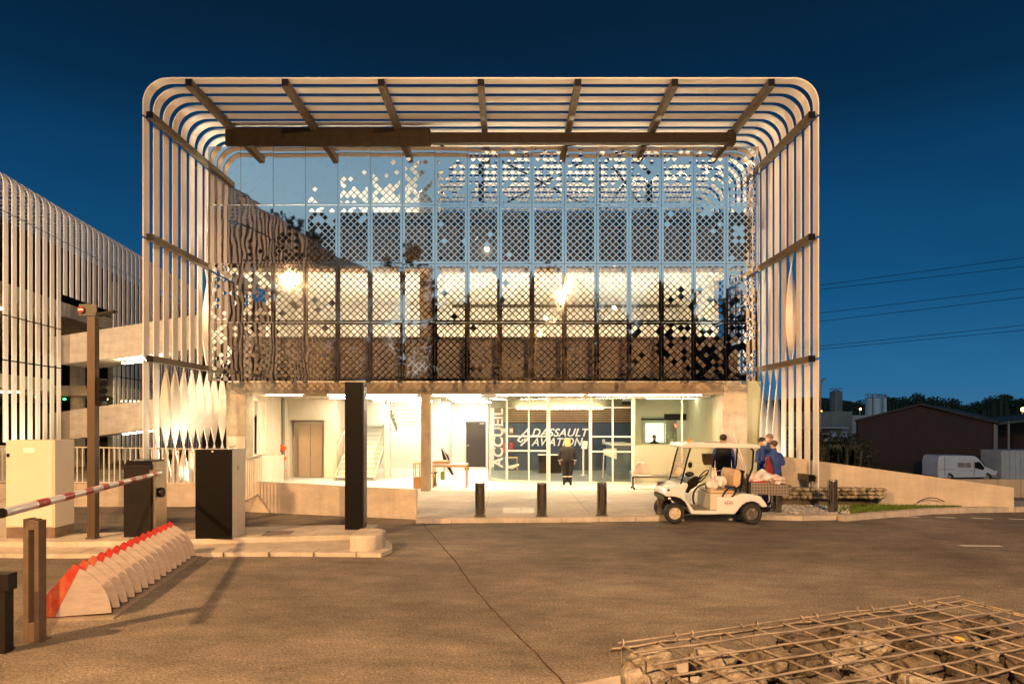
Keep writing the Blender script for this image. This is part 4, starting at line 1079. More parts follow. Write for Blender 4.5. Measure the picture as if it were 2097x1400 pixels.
b = B(); b.faces([P(1961, 947, D-.01), P(1989, 947, D-.01), P(1989, 957, D-.01), P(1961, 957, D-.01)], [(0, 1, 2, 3)]); b.build('side_panel', mat('van_poster', (.35, .3, .28), .5, 0, .8, 3), vn)
for px in (1942, 2020):
    b = B(); b.tube([P(px, 977, D-.02), P(px, 977, D+.25)], [.34, .34], 20); b.build('tyre', BLKR, vn)
    b = B(); b.tube([P(px, 977, D-.04), P(px, 977, D-.02)], [.18, .18], 16); b.build('rim', GREY, vn)
b = B(); b.box(X(1921, D), X(1955, D), D-.015, D, Z(961, D), Z(960, D)); b.box(X(1934, D), X(1935, D), D-.015, D, Z(974, D), Z(934, D)); b.box(X(1994, D), X(1995, D), D-.015, D, Z(974, D), Z(942, D))
for px in (1987, 1994): b.ball(P(px+2, 963, D-.01), (.07, .02, .06), 1)
b.build('trim', GREY, vn)
b = B(); b.ball(P(2039, 966, D+.1), (.12, .12, .12), 1); b.build('headlight', WHITE, vn)
b = B(); b.box(X(2026, D), X(2043, D), D-.02, D+1.9, Z(978, D), Z(972, D)); b.build('bumper', GREY, vn)
# concrete fence at far right
D = 24; b = B()
for i in range(5): b.box(X(1950+i*47, D), X(1950+i*47+46, D), D, D+.12, -2.7, Z(981, D))
tag(b.build('panel_fence', mat('fence_concrete', (.45, .38, .3), .8, 0, .1, 2)), 'beige concrete panel fence beyond the end of the cream wall', 'fence')
# asphalt strip beyond
# silos
def silo(px0, px1, py0, py1, D, m, lab, dome=False):
    t = thing('silo', lab, 'silo', (X((px0+px1)/2, D), D, G)); r = (X(px1, D)-X(px0, D))/2; x = X((px0+px1)/2, D)
    b = B(); b.tube([(x, D, G), (x, D, Z(py0, D))], [r, r], 28); b.build('tank', m, t, smooth=True)
    b = B(); b.tube([(x, D, Z(py0, D)), (x, D, Z(py0, D)+r*.35)], [r, r*.3], 28); b.build('top', m, t)
    b = B(); b.bar((x-r*.5, D-r*1.02, G), (x-r*.5, D-r*1.02, Z(py0, D)+.6), .25, .25); b.tube([(x+r*math.cos(i*.6), D+r*math.sin(i*.6), Z(py0, D)+.8) for i in range(10)], .06, 4, True)
    for i in range(10): b.cyl((x+r*math.cos(i*.6), D+r*math.sin(i*.6), Z(py0, D)), (x+r*math.cos(i*.6), D+r*math.sin(i*.6), Z(py0, D)+.8), .05, n=4)
    b.build('ladder', GREY, t)
SG = mat('silo_grey', (.2, .2, .2), .8, 0, .3, .5, stretch=(1, 1, .2)); SW = mat('silo_white', (.55, .62, .66), .5, 0, .08, .5)
silo(1700, 1724, 803, 850, 150, SG, 'grey concrete silo with railing on top behind the blades'); silo(1773, 1802, 816, 860, 130, SW, 'wide white storage silo above the barn roof'); silo(1799, 1815, 816, 860, 140, SW, 'narrow white silo half hidden behind the wide one')
fb = thing('grey_warehouse', 'long grey concrete warehouse beneath the silos', 'warehouse', (X(1690, 110), 110, G))
b = B(); b.box(X(1480, 110), X(1745, 110), 110, 118, G, Z(842, 110)); b.build('wall', mat('warehouse_grey', (.2, .2, .19), .9, 0, .25, .4), fb)
b = B(); b.box(X(1480, 108), X(1738, 108), 108, 109.8, Z(877, 108), Z(874, 108)); b.box(X(1745, 112), X(1790, 112), 112, 118, G, Z(850, 112)); b.build('ledge', mat('pale_ledge', (.4, .4, .4), .8), fb)
tk = thing('tank_truck', 'pale tanker lorry parked beyond the bushes', 'lorry', (X(1710, 75), 75, G))
b = B(); b.tube([P(1698, 895, 75), P(1734, 895, 75)], [.65, .65], 16); b.build('tank', mat('tank_pale', (.35, .42, .44), .5), tk)
b = B(); b.box(X(1676, 75), X(1693, 75), 74.3, 76, Z(905, 75), Z(886, 75)); b.build('cab', mat('cab_white', (.5, .52, .54), .5), tk)
b = B(); b.box(X(1678, 75), X(1689, 75), 74.25, 74.29, Z(896, 75), Z(889, 75)); b.build('window', BLK, tk)
for px in (1682, 1704, 1712, 1728):
    b = B(); b.tube([P(px, 908, 74.2), P(px, 908, 74.6)], [.4, .4], 14); b.build('wheel', BLKR, tk)
# bushes
def leafmass(b, c, r, n, s, seed):
    rr = random.Random(seed)
    for i in range(n):
        while True:
            p = Vector((rr.uniform(-1, 1), rr.uniform(-1, 1), rr.uniform(-1, 1)))
            if .35 < p.length < 1: break
        q = Vector((c[0]+p.x*r[0], c[1]+p.y*r[1], c[2]+p.z*r[2])); a = Vector((rr.uniform(-1, 1), rr.uniform(-1, 1), rr.uniform(-1, 1))).normalized(); d = a.orthogonal().normalized(); e = a.cross(d)
        k = s*rr.uniform(.5, 1.4); b.faces([q-d*k, q-e*k*.6, q+d*k, q+e*k*.6], [(0, 1, 2, 3)])
for j, (px, py, rx, rz, lab) in enumerate(((1668, 925, 1.4, 1.1, 'dark bush behind the last pale blades'), (1712, 928, 1.7, 1.2, 'dark bush between the blades and the barn'), (1745, 935, 1.2, 1.2, 'dark bush against the barn corner'), (1628, 925, 1.6, 1.2, 'dark bush glimpsed between the pale blades'))):
    t = thing('bush', lab, 'bush', (X(px, 34), 34, G), 0, 'dark bushes behind the cream wall')
    b = B(); c_ = P(px, py, 34); leafmass(b, c_, (rx, 1.2, rz), 900, .09, j); b.build('foliage', LEAF, t)
    b = B()
    for k in range(4): b.tube([(c_.x+k*.2-.3, 34, G), (c_.x+k*.35-.5, 34, c_.z)], [.05, .02], 5)
    b.build('stem', SOIL, t)
b = B(); rr = random.Random(8)
for i in range(160):
    px = rr.uniform(1690, 1755); p = P(px, 940, 33); b.bar((p.x, 33, G), (p.x+rr.uniform(-.3, .3), 33, Z(rr.uniform(908, 925), 33)), .03, .01)
struct(b.build('reeds', mat('dry_reed', (.12, .13, .08), .8)), 'stuff')
# hills and wood
b = B(); vs = []; fs = []; rr = random.Random(2); n = 160
for i in range(n):
    a = -1.15+2.3*i/(n-1); Dh = 900; x = Dh*math.tan(a); h = 14+18*(.5+.5*math.sin(i*.13+1))+6*math.sin(i*.41)
    if x > 400: h += 4
    vs += [(x, Dh, G-2), (x, Dh+60, h), (x, Dh+400, h-5)]
    if i: k = 3*i; fs += [(k-3, k, k+1, k-2), (k-2, k+1, k+2, k-1)]
b.faces(vs, fs); struct(b.build('hills', mat('far_hill', (.03, .035, .035), .95, 0, .2, .01)))
b = B(); rr = random.Random(6)
for i in range(420):
    px = rr.uniform(1560, 2260); D = rr.uniform(240, 420); h = rr.uniform(-3, 5)
    topy = 826+7*math.sin(px*.02)+(-12 if 1875 < px < 1960 else 0)+(-10 if 2020 < px < 2070 else 0)
    if px < 1760: topy = 828
    c_ = P(px, topy+rr.uniform(0, 14), D); rad = D/F*rr.uniform(6, 12)
    leafmass(b, c_, (rad*1.2, rad, rad), 70, rad*.22, i)
    if c_.z > 0: b.box(c_.x-.4, c_.x+.4, D-.4, D+.4, G, c_.z)
struct(b.build('treeline', LEAF), 'stuff')
# wood behind the camera (seen in the mirror panels)
b = B(); rr = random.Random(9)
for i in range(150):
    x = rr.uniform(-75, 70); y = rr.uniform(-62, -48)
    base = 19.5+min(14, max(0, -8-x)*.4) if x < 6 else 18
    h = base+2.2*math.sin(x*.35)+rr.uniform(-1.5, 1.5)
    for k in range(6): leafmass(b, (x+rr.uniform(-2, 2), y, h*(.12+.16*k)), (3.4-.3*k, 2.5, 3.0), 60, .65, i*7+k)
    b.cyl((x, y, -2.7), (x, y, h*.8), .3, .1, 6)
b.faces([(-90, -64, -2.7), (90, -64, -2.7), (90, -64, 9), (-90, -64, 9)], [(0, 1, 2, 3)])
struct(b.build('woodland', mat('warm_lit_foliage', (.22, .17, .12), .85, 0, .35, .6)), 'stuff')  # foliage colour raised and warmed to carry the warm light on the wood
# sodium lamps far away
for (px, py, D, lab) in ((1762, 837, 200, 'distant orange street lamp between the silos'), (1681, 842, 180, 'distant orange street lamp beside the last blade'), (2095, 838, 170, 'orange street lamp glow at the right picture edge')):
    t = thing('street_lamp', lab, 'street lamp', (X(px, D), D, G), 0, 'distant orange street lamps')
    B().ball(P(px, py, D), .28 if px < 2000 else .5, 2).build('lamp_globe', LSOD, t); b = B(); b.cyl((X(px, D), D+.3, G), (X(px, D), D+.3, Z(py, D)), .1, n=6); b.build('pole', GREY, t)
t = thing('street_lamp', 'unlit grey street lamp with angled head behind the last blade', 'street lamp', (X(1680, 60), 60, G))
b = B(); b.tube([(X(1680, 60), 60, G), P(1680, 800, 60), P(1684, 780, 60)], .07, 8); b.build('pole', GREY, t)
b = B(); b.bar(P(1683, 780, 60), P(1690, 774, 60), .25, .12); b.build('lamp_head', GREY, t)
# power lines
for i, (ya, yb) in enumerate(((583, 527), (592, 545), (640, 590), (657, 608), (708, 665), (714, 675))):
    D = 95; a_ = P(1680, ya, D); c_ = P(2097, yb, D); d = c_-a_; pts = []
    for k in range(31):
        t_ = -1.6+k*4.2/30; p = a_+d*t_; p.z += -.35*(1-((t_-.5)/2.1)**2)*1.2+.35; pts.append(p)
    b = B(); b.tube(pts, .035, 5)
    lab = ['topmost cable crossing the sky on the right', 'second cable from the top crossing the sky', 'upper cable of the middle pair in the sky', 'lower cable of the middle pair in the sky', 'upper cable of the lowest pair in the sky', 'lowest cable crossing the sky on the right'][i]
    tag(b.build('power_cable', BLK), lab, 'power cable', 'overhead power cables')

# ============================================================ GABION
h = .53; GZ = CAMZ-h
c0 = Vector((.27, 1.62, 0)); c1 = Vector((1.347, 2.04, 0)); ux = (c1-c0).normalized(); uy = Vector((ux.y, -ux.x, 0)); LX = 1.16; LYg = 1.0; GH = 1.0
GB = thing('gabion', 'galvanised wire gabion basket filled with rough stones in the near corner', 'gabion', (c0.x, c0.y, GZ-GH))
def gpt(u, v, z): p = c0+ux*u+uy*v; return Vector((p.x, p.y, z))
WIRE = mat('galvanised_wire', (.26, .22, .18), .5, .5, .3, 20)
rr = random.Random(12); b = B()
def wire(a, c, r=.0027, n=7):
    pts = []
    for i in range(n):
        p = a.lerp(c, i/(n-1)); pts.append(p+Vector((rr.uniform(-1, 1), rr.uniform(-1, 1), rr.uniform(-1, 1)))*.0025)
    b.tube(pts, r, 6)
US = LX/12
for i in range(13): wire(gpt(i*US, -.012, GZ), gpt(i*US, LYg, GZ))
for j in range(14): wire(gpt(-.012, j*.075, GZ+.005), gpt(LX, j*.075, GZ+.005), n=14)
for i in range(13): wire(gpt(i*US, 0, GZ), gpt(i*US, 0, GZ-GH))
for j in range(11): wire(gpt(0, j*.1, GZ), gpt(0, j*.1, GZ-GH)); wire(gpt(LX, j*.1, GZ), gpt(LX, j*.1, GZ-GH))
for k in range(1, 11): wire(gpt(0, 0, GZ-k*.1), gpt(LX, 0, GZ-k*.1), n=14); wire(gpt(0, 0, GZ-k*.1), gpt(0, LYg, GZ-k*.1)); wire(gpt(LX, 0, GZ-k*.1), gpt(LX, LYg, GZ-k*.1))
for k in range(2): wire(gpt(-.03, -.008+.012*k, GZ+.008*k-.012), gpt(LX, .0+.012*k, GZ+.008*k-.012), .003, 18)
wire(gpt(LX, -.01, GZ-.008), gpt(LX, LYg, GZ-.008), .003, 14)
b.build('wire_cage', WIRE, GB, smooth=True)
for (i, o_) in [(k*.1+.05*(k % 2), k) for k in range(11)]:
    b = B(); p = gpt(i, 0, GZ+.002); b.tube([p+Vector((rr.uniform(-.003, .003), .012*math.cos(t_), .012*math.sin(t_)))+ux*(t_*.0008) for t_ in [q*.7 for q in range(9)]], .002, 5, True); b.build('lacing_ring', WIRE, GB)
ST_ = [mat('limestone', (.18, .16, .135), .9, 0, .4, 22, 1, 45, c2=(.06, .045, .03), thr=(.4, .6)), mat('brown_stone', (.09, .073, .057), .9, 0, .4, 25, 1, 45, c2=(.03, .022, .015), thr=(.4, .6)), mat('pale_stone', (.27, .25, .22), .9, 0, .3, 20, .9, 45, c2=(.14, .11, .08), thr=(.4, .6))]
from mathutils import noise as MN
ns = 0
def stone(b, u, v, z, s):
    bq = bmesh.new(); bmesh.ops.create_icosphere(bq, subdivisions=4, radius=1)
    sc = Vector((s*rr.uniform(.8, 1.35), s*rr.uniform(.75, 1.2), s*rr.uniform(.5, .85))); off = Vector((rr.uniform(0, 99), rr.uniform(0, 99), 0)); rot = Matrix.Rotation(rr.uniform(0, 6), 3, 'Z') @ Matrix.Rotation(rr.uniform(-.6, .6), 3, 'X')
    planes = [Vector((rr.uniform(-1, 1), rr.uniform(-1, 1), rr.uniform(-1, 1))).normalized() for _ in range(12)]
    for q in bq.verts:
        d = q.co.normalized(); k = 1.0
        for pl in planes:
            dt = d.dot(pl)
            if dt > .05: k = min(k, .68/dt)
        k += .10*MN.noise(d*2.5+off)+.07*MN.noise(d*7+off)+.035*MN.noise(d*18+off)
        p = rot @ Vector((d.x*k*sc.x, d.y*k*sc.y, d.z*k*sc.z))*1.2; q.co = gpt(u, v, z)+p; q.co.z = min(q.co.z, GZ-.006)
    me_ = bpy.data.meshes.new('t'); bq.to_mesh(me_); bq.free(); b.bm.from_mesh(me_); bpy.data.meshes.remove(me_)
sp_ = []
for i in range(10):
    for j in range(9): sp_.append((.075+i*.108+rr.uniform(-.025, .025), .06+j*.105+rr.uniform(-.03, .03), GZ-.04+rr.uniform(-.035, .008), rr.uniform(.042, .074)))
for q in sp_[:96]:
    b = B(); stone(b, *q); b.build('stone', ST_[rr.choice([0, 0, 1, 1, 2])], GB, smooth=True)
b = B()
for i in range(8):
    for j in range(7): stone(b, .12+i*.13, .12+j*.12, GZ-.19+rr.uniform(-.03, .03), rr.uniform(.06, .075))
for i in range(8):
    for j in range(6):
        if i in (0, 7) or j in (0, 5):
            for k_ in range(5): stone(b, .105+i*.134, .11+j*.156, GZ-.30-k_*.14, .066)
o = b.build('lower_stones', ST_[1], GB, smooth=True); o['kind'] = 'stuff'
b = B(); b.prism([tuple(gpt(a, c, 0).xy) for a, c in ((.03, .03), (LX, .03), (LX, LYg-.03), (.03, LYg-.03))], GZ-GH, GZ-.33, 'z')
o = b.build('rubble_core', mat('rubble', (.14, .11, .09), .95, 0, .6, 14, 1, 20, c2=(.02, .018, .015)), GB)
tag(B().ball(gpt(.80, .25, GZ-.006), (.014, .009, .006), 2, .2, 1).build('fallen_leaf', mat('orange_leaf', (.8, .35, .03), .6)), 'small orange leaf lying on the gabion stones', 'leaf')


# ============================================================ STREET LAMPS behind the camera (they light the forecourt and glint in the mirror panels)
def lampost(x, y, h, lab, power, col, dx=0, dy=1.6, spot=150, tgt=None, size=.16):
    t = thing('street_lamp', lab, 'street lamp', (x, y, 0), 0, 'tall street lamps along the approach road')
    b = B(); b.tube([(x, y, 0), (x, y, h-1), (x+dx*.3, y+dy*.3, h-.1), (x+dx, y+dy, h+.1)], [.11, .08, .06, .05], 10); b.build('pole', ARM, t, smooth=True)
    b = B(); b.box(x+dx-.18, x+dx+.18, y+dy-.1, y+dy+.6, h+.06, h+.18); b.build('lamp_head', GREY, t)
    b = B(); b.box(x+dx-.13, x+dx+.13, y+dy+.0, y+dy+.5, h+.02, h+.055); b.build('lamp_lens', lampmat('street_lens', (1, .68, .34), 9), t)
    light('lamp_light', 'SPOT', (x+dx, y+dy+.25, h-.02), power, col, t, size, tgt or (x+dx, y+dy+3, 0), spot, .35)
    return t
SODC = (1, .55, .23)
lampost(3.9, -13.7, 12, 'street lamp behind the camera nearest to the gabion', 48000, SODC, tgt=(0, 10, 2))
lampost(3.9, -27, 12, 'second street lamp along the approach road', 8000, SODC, tgt=(0, 0, 0))
lampost(3.9, -39, 12, 'third street lamp along the approach road', 12000, SODC, tgt=(0, -50, 4))
lampost(-14.1, -2.2, 10.8, 'street lamp at the left verge beside the car park', 30000, SODC, dx=.8, dy=0, tgt=(-3.0, 6.5, 0), spot=100, size=.3)
lampost(-15.6, 15.5, 8, 'added lamp out of view at the left lane brightening the car park', 9500, (1, .66, .38), dx=1.0, dy=.0, tgt=(-14.5, 27, 4.5), spot=108)  # added just outside the view to brighten the car park and ramps
# ground uplights washing the blades, plus added ones for canopy and ramps
def uplight(x, y, power, tgt, lab, col=(1, .80, .52), spot=70, z=.12):
    t = thing('ground_uplight', lab, 'uplight', (x, y, z-.1), 0, 'uplights at the foot of the blades')
    b = B(); b.tube([(x, y, z-.1), (x, y, z)], [.1, .11], 16); b.build('housing', CHAR, t)
    b = B(); b.tube([(x, y, z+.002), (x, y, z+.012)], [.085, .085], 16); b.build('lens', lampmat('uplight_lens', (1, .85, .6), 12), t)
    light('uplight_beam', 'SPOT', (x, y, z+.05), power, col, t, .08, tgt, spot, .6)
uplight(-8.75, 19.3, 480, (-9.35, 20.0, 5), 'uplight at the foot of the left blades', spot=95)
uplight(-8.5, 18.6, 500, (-9.35, 18.6, 6), 'uplight before the left twisted blades', spot=80)
uplight(-9.0, 23.4, 500, (-9.4, 22.6, 4), 'uplight behind the left concrete column', spot=90)
uplight(7.1, 20.0, 400, (7.95, 19.6, 7), 'uplight at the foot of the right blades', spot=90)
uplight(-16.6, 25.0, 700, (-17.9, 25.5, 6), 'uplight at the foot of the car park screen', spot=110)
uplight(-13.0, 27.6, 700, (-13.5, 29.2, 2.5), 'added uplight brightening the vehicle ramps', spot=120)  # added to brighten the ramp faces

uplight(-4.8, 17.6, 560, (-4.5, 18.2, 11), 'added flood hidden behind the low parapet wall to light the canopy', (1, .36, .07), 105)  # added out of sight to light the canopy underside orange
uplight(5.9, 18.4, 520, (5.2, 18.8, 11), 'added flood behind the standing men to light the canopy', (1, .36, .07), 105)  # second flood added for the canopy underside
# ============================================================ PEOPLE
def person(label, loc, yaw, hgt, cols, arms='down', walk=.0, lean=0, hair=None, hairlong=False, mask=False, vest=None, bald=False, armp=None, name='person'):
    """local: faces -Y. cols = (top, trousers, shoes)"""
    t = thing(name, label, 'person', loc); t.rotation_euler = (0, 0, yaw)
    k = hgt/1.75; V = []; E = []; RA = []; ZN = []
    def v(p, r, par=None, zone=0):
        V.append(tuple(c*k for c in p)); RA.append(r if isinstance(r, tuple) else (r, r)); 
        if par is not None: E.append((par, len(V)-1)); ZN.append(zone)
        return len(V)-1
    pel = v((0, 0, .93), (.155, .12)); sp_ = v((0, -lean*.25, 1.13), (.145, .11), pel, 1); ch = v((0, -lean*.6, 1.34), (.165, .125), sp_, 1)
    nk0 = v((0, -lean*.8, 1.475), (.07, .065), ch, 1); nk = v((0, -lean*.95, 1.53), .055, nk0, 0); h1 = v((0, -lean-.015, 1.60), (.062, .075), nk, 0); h2 = v((0, -lean-.012, 1.67), (.075, .092), h1, 0); h3 = v((0, -lean-.003, 1.735), (.055, .065), h2, 0)
    ns = v((0, -lean-.115, 1.645), .012, h2, 0)
    for sx in (-1, 1): v((sx*.086, -lean, 1.655), .016, h2, 0)
    for sx in (-1, 1):
        st = walk*sx
        hp = v((sx*.09, 0, .86), (.095, .095), pel, 2); kn = v((sx*.10, -.03-st*.5, .49), .062, hp, 2); an = v((sx*.10, .02-st, .10), .045, kn, 2)
        he = v((sx*.10, .045-st, .045), .04, an, 3); to = v((sx*.115, -.14-st, .035), (.042, .03), an, 3)
        sh = v((sx*.195, -lean*.65, 1.415), .062, ch, 1)
        a = (armp or {}).get(sx) or ((sx*.235, .03-lean*.3, 1.14), (sx*.235, -.05, .92)) if arms == 'down' else (armp or {}).get(sx, ((sx*.25, -.02, 1.16), (sx*.12, -.28, 1.12)))
        el = v(a[0], .046, sh, 1); wr = v(a[1], .032, el, 1)
        d = (Vector(a[1])-Vector(a[0])).normalized(); pm = Vector(a[1])+d*.055; pw = v(tuple(pm), (.035, .024), wr, 0)
        sd = d.cross(Vector((sx, 0, 0)) if abs(d.x) < .9 else Vector((0, 0, 1))).normalized()
        for q in range(4):
            off = sd*(.024-.016*q); ln = (.07, .08, .075, .058)[q]
            f1 = v(tuple(pm+off+d*(.035+ln*.4)), .009, pw, 0); v(tuple(pm+off+d*(.03+ln*.85)+Vector((-sx*.018, 0, 0))), .0075, f1, 0)
        th = v(tuple(pm+sd*.045+d*.01), .011, pw, 0); v(tuple(pm+sd*.055+d*.045), .009, th, 0)
    me = bpy.data.meshes.new('body'); me.from_pydata(V, E, []); me.update()
    o = bpy.data.objects.new('body_tmp', me); COL.objects.link(o)
    sk = o.modifiers.new('k', 'SKIN'); sk.use_smooth_shade = True
    for i, r in enumerate(RA): me.skin_vertices[0].data[i].radius = (r[0]*k, r[1]*k); me.skin_vertices[0].data[i].use_root = (i == 0)
    o.modifiers.new('u', 'SUBSURF').levels = 1
    dg = bpy.context.evaluated_depsgraph_get(); nm = bpy.data.meshes.new_from_object(o.evaluated_get(dg)); bpy.data.objects.remove(o)
    nm.name = 'body'; nm.materials.clear()
    for m in (SKIN, cols[0], cols[1], cols[2]): nm.materials.append(m)
    VV = [Vector(p) for p in V]
    for p in nm.polygons:
        c = p.center; best = 9; z = 0
        for (e, zn) in zip(E, ZN):
            a, b_ = VV[e[0]], VV[e[1]]; ab = b_-a; tt = max(0, min(1, (c-a).dot(ab)/max(ab.length_squared, 1e-9))); dd_ = (c-a-ab*tt).length/max(.03, (RA[e[0]][0]+RA[e[1]][0])/2)
            if dd_ < best: best = dd_; z = zn
        if c.z < .93*k and z == 1 and abs(c.x) < .17*k: z = 2
        p.material_index = z; p.use_smooth = True
    bo = bpy.data.objects.new('body', nm); COL.objects.link(bo); bo.parent = t
    hc = Vector((0, -lean-.005, 1.675))*k
    if hair:
        b = B()
        if hairlong:
            b.ball((hc.x, hc.y+.015*k, hc.z+.01*k), (.102*k, .112*k, .105*k), 3, .02, 3); b.ball((hc.x, hc.y+.08*k, hc.z-.13*k), (.10*k, .05*k, .17*k), 3, .05, 4); b.ball((hc.x+.03, hc.y+.085*k, hc.z-.26*k), (.05*k, .035*k, .12*k), 2, .06, 5)
        else:
            b.ball((hc.x, hc.y+.018*k, hc.z+.022*k), (.088*k, .098*k, .084*k), 3, .02, 3)
        b.build('hair', hair, t, smooth=True, local=True)
    b = B()
    for sx in (-1, 1): b.ball((sx*.03*k, hc.y-.088*k, hc.z-.005*k), .011*k, 1)
    b.box(-.022*k, .022*k, hc.y-.095*k, hc.y-.085*k, hc.z-.058*k, hc.z-.052*k)
    b.build('facial_features', BLK, t, local=True)
    if mask:
        b = B(); b.ball((0, hc.y-.062*k, hc.z-.045*k), (.062*k, .055*k, .055*k), 2); b.build('face_mask', WHITE, t, smooth=True, local=True)
    if vest:
        b = B(); n = 20; vs = []; fs = []
        rings = [(.90, .185, .145, 0), (1.1, .175, .135, .2), (1.3, .195, .15, .5), (1.42, .19, .13, .7), (1.475, .105, .095, .8)]
        for (z, rx, ry, f) in rings:
            for j in range(n): a = 2*math.pi*j/n; vs.append((rx*k*math.cos(a), (ry*math.sin(a)-lean*f)*k, z*k))
        for i in range(len(rings)-1):
            for j in range(n): fs.append((i*n+j, i*n+(j+1) % n, (i+1)*n+(j+1) % n, (i+1)*n+j))
        b.faces(vs, fs); b.build('vest', vest, t, smooth=True, local=True, solid=.012)
    return t
NAVY = mat('navy_cloth', (.004, .004, .006), .8, 0, .2, 8); JACK = mat('dark_jacket', (.012, .008, .005), .75, 0, .4, 6); BLUC = mat('blue_workwear', (.03, .07, .26), .75, 0, .2, 6); DBLU = mat('dark_blue_trousers', (.02, .035, .12), .8, 0, .2, 6)
BLOND = mat('blond_hair', (.75, .48, .18), .5, 0, .2, 12, stretch=(6, 6, 1)); DHAIR = mat('dark_hair', (.03, .02, .012), .5, 0, .2, 10); SHOE = mat('black_shoe', (.015, .013, .012), .5)
REFL = mat('reflective_tape', (.75, .68, .6), .4, 0, .05, 6)
wp = (X(1162, 22.7), 22.7, ZF)
wm = person('woman with long blond hair in dark uniform walking into the lobby', wp, math.pi, 1.56, (JACK, NAVY, SHOE), hair=BLOND, hairlong=True, armp={-1: ((-.27, .04, 1.14), (-.25, -.03, .92)), 1: ((.27, .04, 1.14), (.25, -.03, .92))}, walk=.03)
wm.scale = (1.14, 1.1, 1)
b = B(); n = 18
for (z, rx, ry) in ((.83, .20, .155),):
    vs = []; fs = []
    for dz in (0, .05):
        for j in range(n): a = 2*math.pi*j/n; vs.append((rx*math.cos(a), ry*math.sin(a), z+dz))
    for j in range(n): fs.append((j, (j+1) % n, n+(j+1) % n, n+j))
    b.faces(vs, fs)
b.build('reflective_band', REFL, wm, local=True, solid=.006)
b = B(); n = 18; vs = []; fs = []
rings = [(.82, .20, .155), (.95, .19, .15), (1.1, .20, .15), (1.22, .21, .15), (1.3, .15, .11), (1.34, .07, .07)]
for (z, rx, ry) in rings:
    for j in range(n): a = 2*math.pi*j/n; vs.append((rx*math.cos(a), ry*math.sin(a), z))
for i in range(len(rings)-1):
    for j in range(n): fs.append((i*n+j, i*n+(j+1) % n, (i+1)*n+(j+1) % n, (i+1)*n+j))
b.faces(vs, fs); b.build('jacket', JACK, wm, smooth=True, local=True, solid=.012)
for sx in (-1, 1): b = B(); b.tube([(sx*.075, 0, .84), (sx*.082, 0, .66), (sx*.07, -.01, .42), (sx*.062, -.005, .12)], [.115, .105, .082, .066], 14); b.build('trouser_leg', NAVY, wm, smooth=True, local=True)
for sx in (-1, 1):
    b = B(); b.tube([(sx*.067, -.005, .30), (sx*.067, -.005, .335)], [.08, .083], 14); b.build('reflective_band', REFL, wm, local=True)
    b = B(); b.tube([(sx*.225, -.015, .865), (sx*.223, -.02, .835)], [.043, .042], 10); b.build('reflective_band', REFL, wm, local=True)
D = 16.9
person('man in blue shirt and dark vest seen from behind beyond the golf cart', (X(1481, D), D, ZF), math.pi*.93, 1.80, (BLUC, DBLU, SHOE), hair=DHAIR, vest=NAVY)
D = 17.2
person('dark haired masked man in blue workwear beside the cart tray', (X(1561, D), D, ZF), R(35), 1.72, (BLUC, DBLU, SHOE), hair=DHAIR, mask=True, arms='fwd')
person('balding masked man in blue workwear in the middle of the group', (X(1575, D+.35), D+.35, ZF), R(-70), 1.80, (BLUC, DBLU, SHOE), mask=True, arms='fwd', hair=mat('grey_hair', (.3, .2, .14), .6))
person('stooping man in blue jacket with his back to the camera at the tray', (X(1590, 16.5), 16.5, ZF), math.pi*1.1, 1.66, (BLUC, DBLU, SHOE), hair=mat('brown_hair', (.09, .055, .03), .6), lean=.10, arms='fwd')
b = B(); c_ = Vector((X(1572, 16.4), 16.3, 0)); b.prism([(c_.x-.13, .95), (c_.x+.04, .93), (c_.x+.05, 1.1), (c_.x-.05, 1.42), (c_.x-.1, 1.4)], 16.18, 16.3); tag(b.build('red_bag', RED, bevel=.03), 'bright red bag hanging beside the stooping man', 'bag')
# receptionist behind the inner window
person('receptionist in dark clothes sitting behind the office window', (X(1340, 27.6), 27.6, ZF+.02), R(10), 1.55, (NAVY, NAVY, SHOE), hair=DHAIR, arms='fwd')

# ============================================================ BICYCLE behind the cart
BY = 16.2
t = thing('bicycle', 'bicycle with wicker basket parked behind the golf cart', 'bicycle', (X(1460, BY), BY, ZF))
def wheel_ring(par, c, r, nm='wheel'):
    b = B(); b.tube([(c[0]+r*math.cos(a), c[1], c[2]+r*math.sin(a)) for a in [i*math.pi/16 for i in range(32)]], .018, 6, True); w_ = b.build(nm, BLKR, par, smooth=True)
    b = B(); b.tube([(c[0]+(r-.025)*math.cos(a), c[1], c[2]+(r-.025)*math.sin(a)) for a in [i*math.pi/16 for i in range(32)]], .008, 5, True)
    for i in range(14): a = i*math.pi/7; b.cyl(c, (c[0]+(r-.02)*math.cos(a), c[1], c[2]+(r-.02)*math.sin(a)), .002, n=4)
    b.build('spokes', STEEL, w_)
fw = Vector((X(1447, BY), BY, ZF+.34)); rw = fw+Vector((1.02, .06, 0))
wheel_ring(t, fw, .33); wheel_ring(t, rw, .33)
b = B(); bb_ = fw+Vector((.58, .03, -.05)); st_ = fw+Vector((.75, .03, .48)); hd = fw+Vector((.17, 0, .5)); hd2 = fw+Vector((.14, 0, .38))
for (a, c) in ((bb_, st_), (hd2, bb_), (hd, st_-Vector((.03, 0, .1))), (bb_, rw), (st_-Vector((.03, 0, .1)), rw), (fw, hd), (st_, st_+Vector((.03, 0, .1)))): b.cyl(a, c, .015, n=8)
b.build('frame', mat('bike_cream', (.7, .68, .62), .35), t)
b = B(); b.tube([hd+Vector((0, 0, 0)), hd+Vector((-.02, 0, .12)), hd+Vector((.1, -.22, .16))], .012, 6); b.tube([hd+Vector((-.02, 0, .12)), hd+Vector((.1, .22, .16))], .012, 6); b.build('handlebar', STEEL, t)
b = B(); b.ball(st_+Vector((.05, 0, .13)), (.13, .07, .035), 2); b.build('saddle', BLK, t)
b = B(); c_ = P(1449, 939, BY-.05); n = 16; vs = []
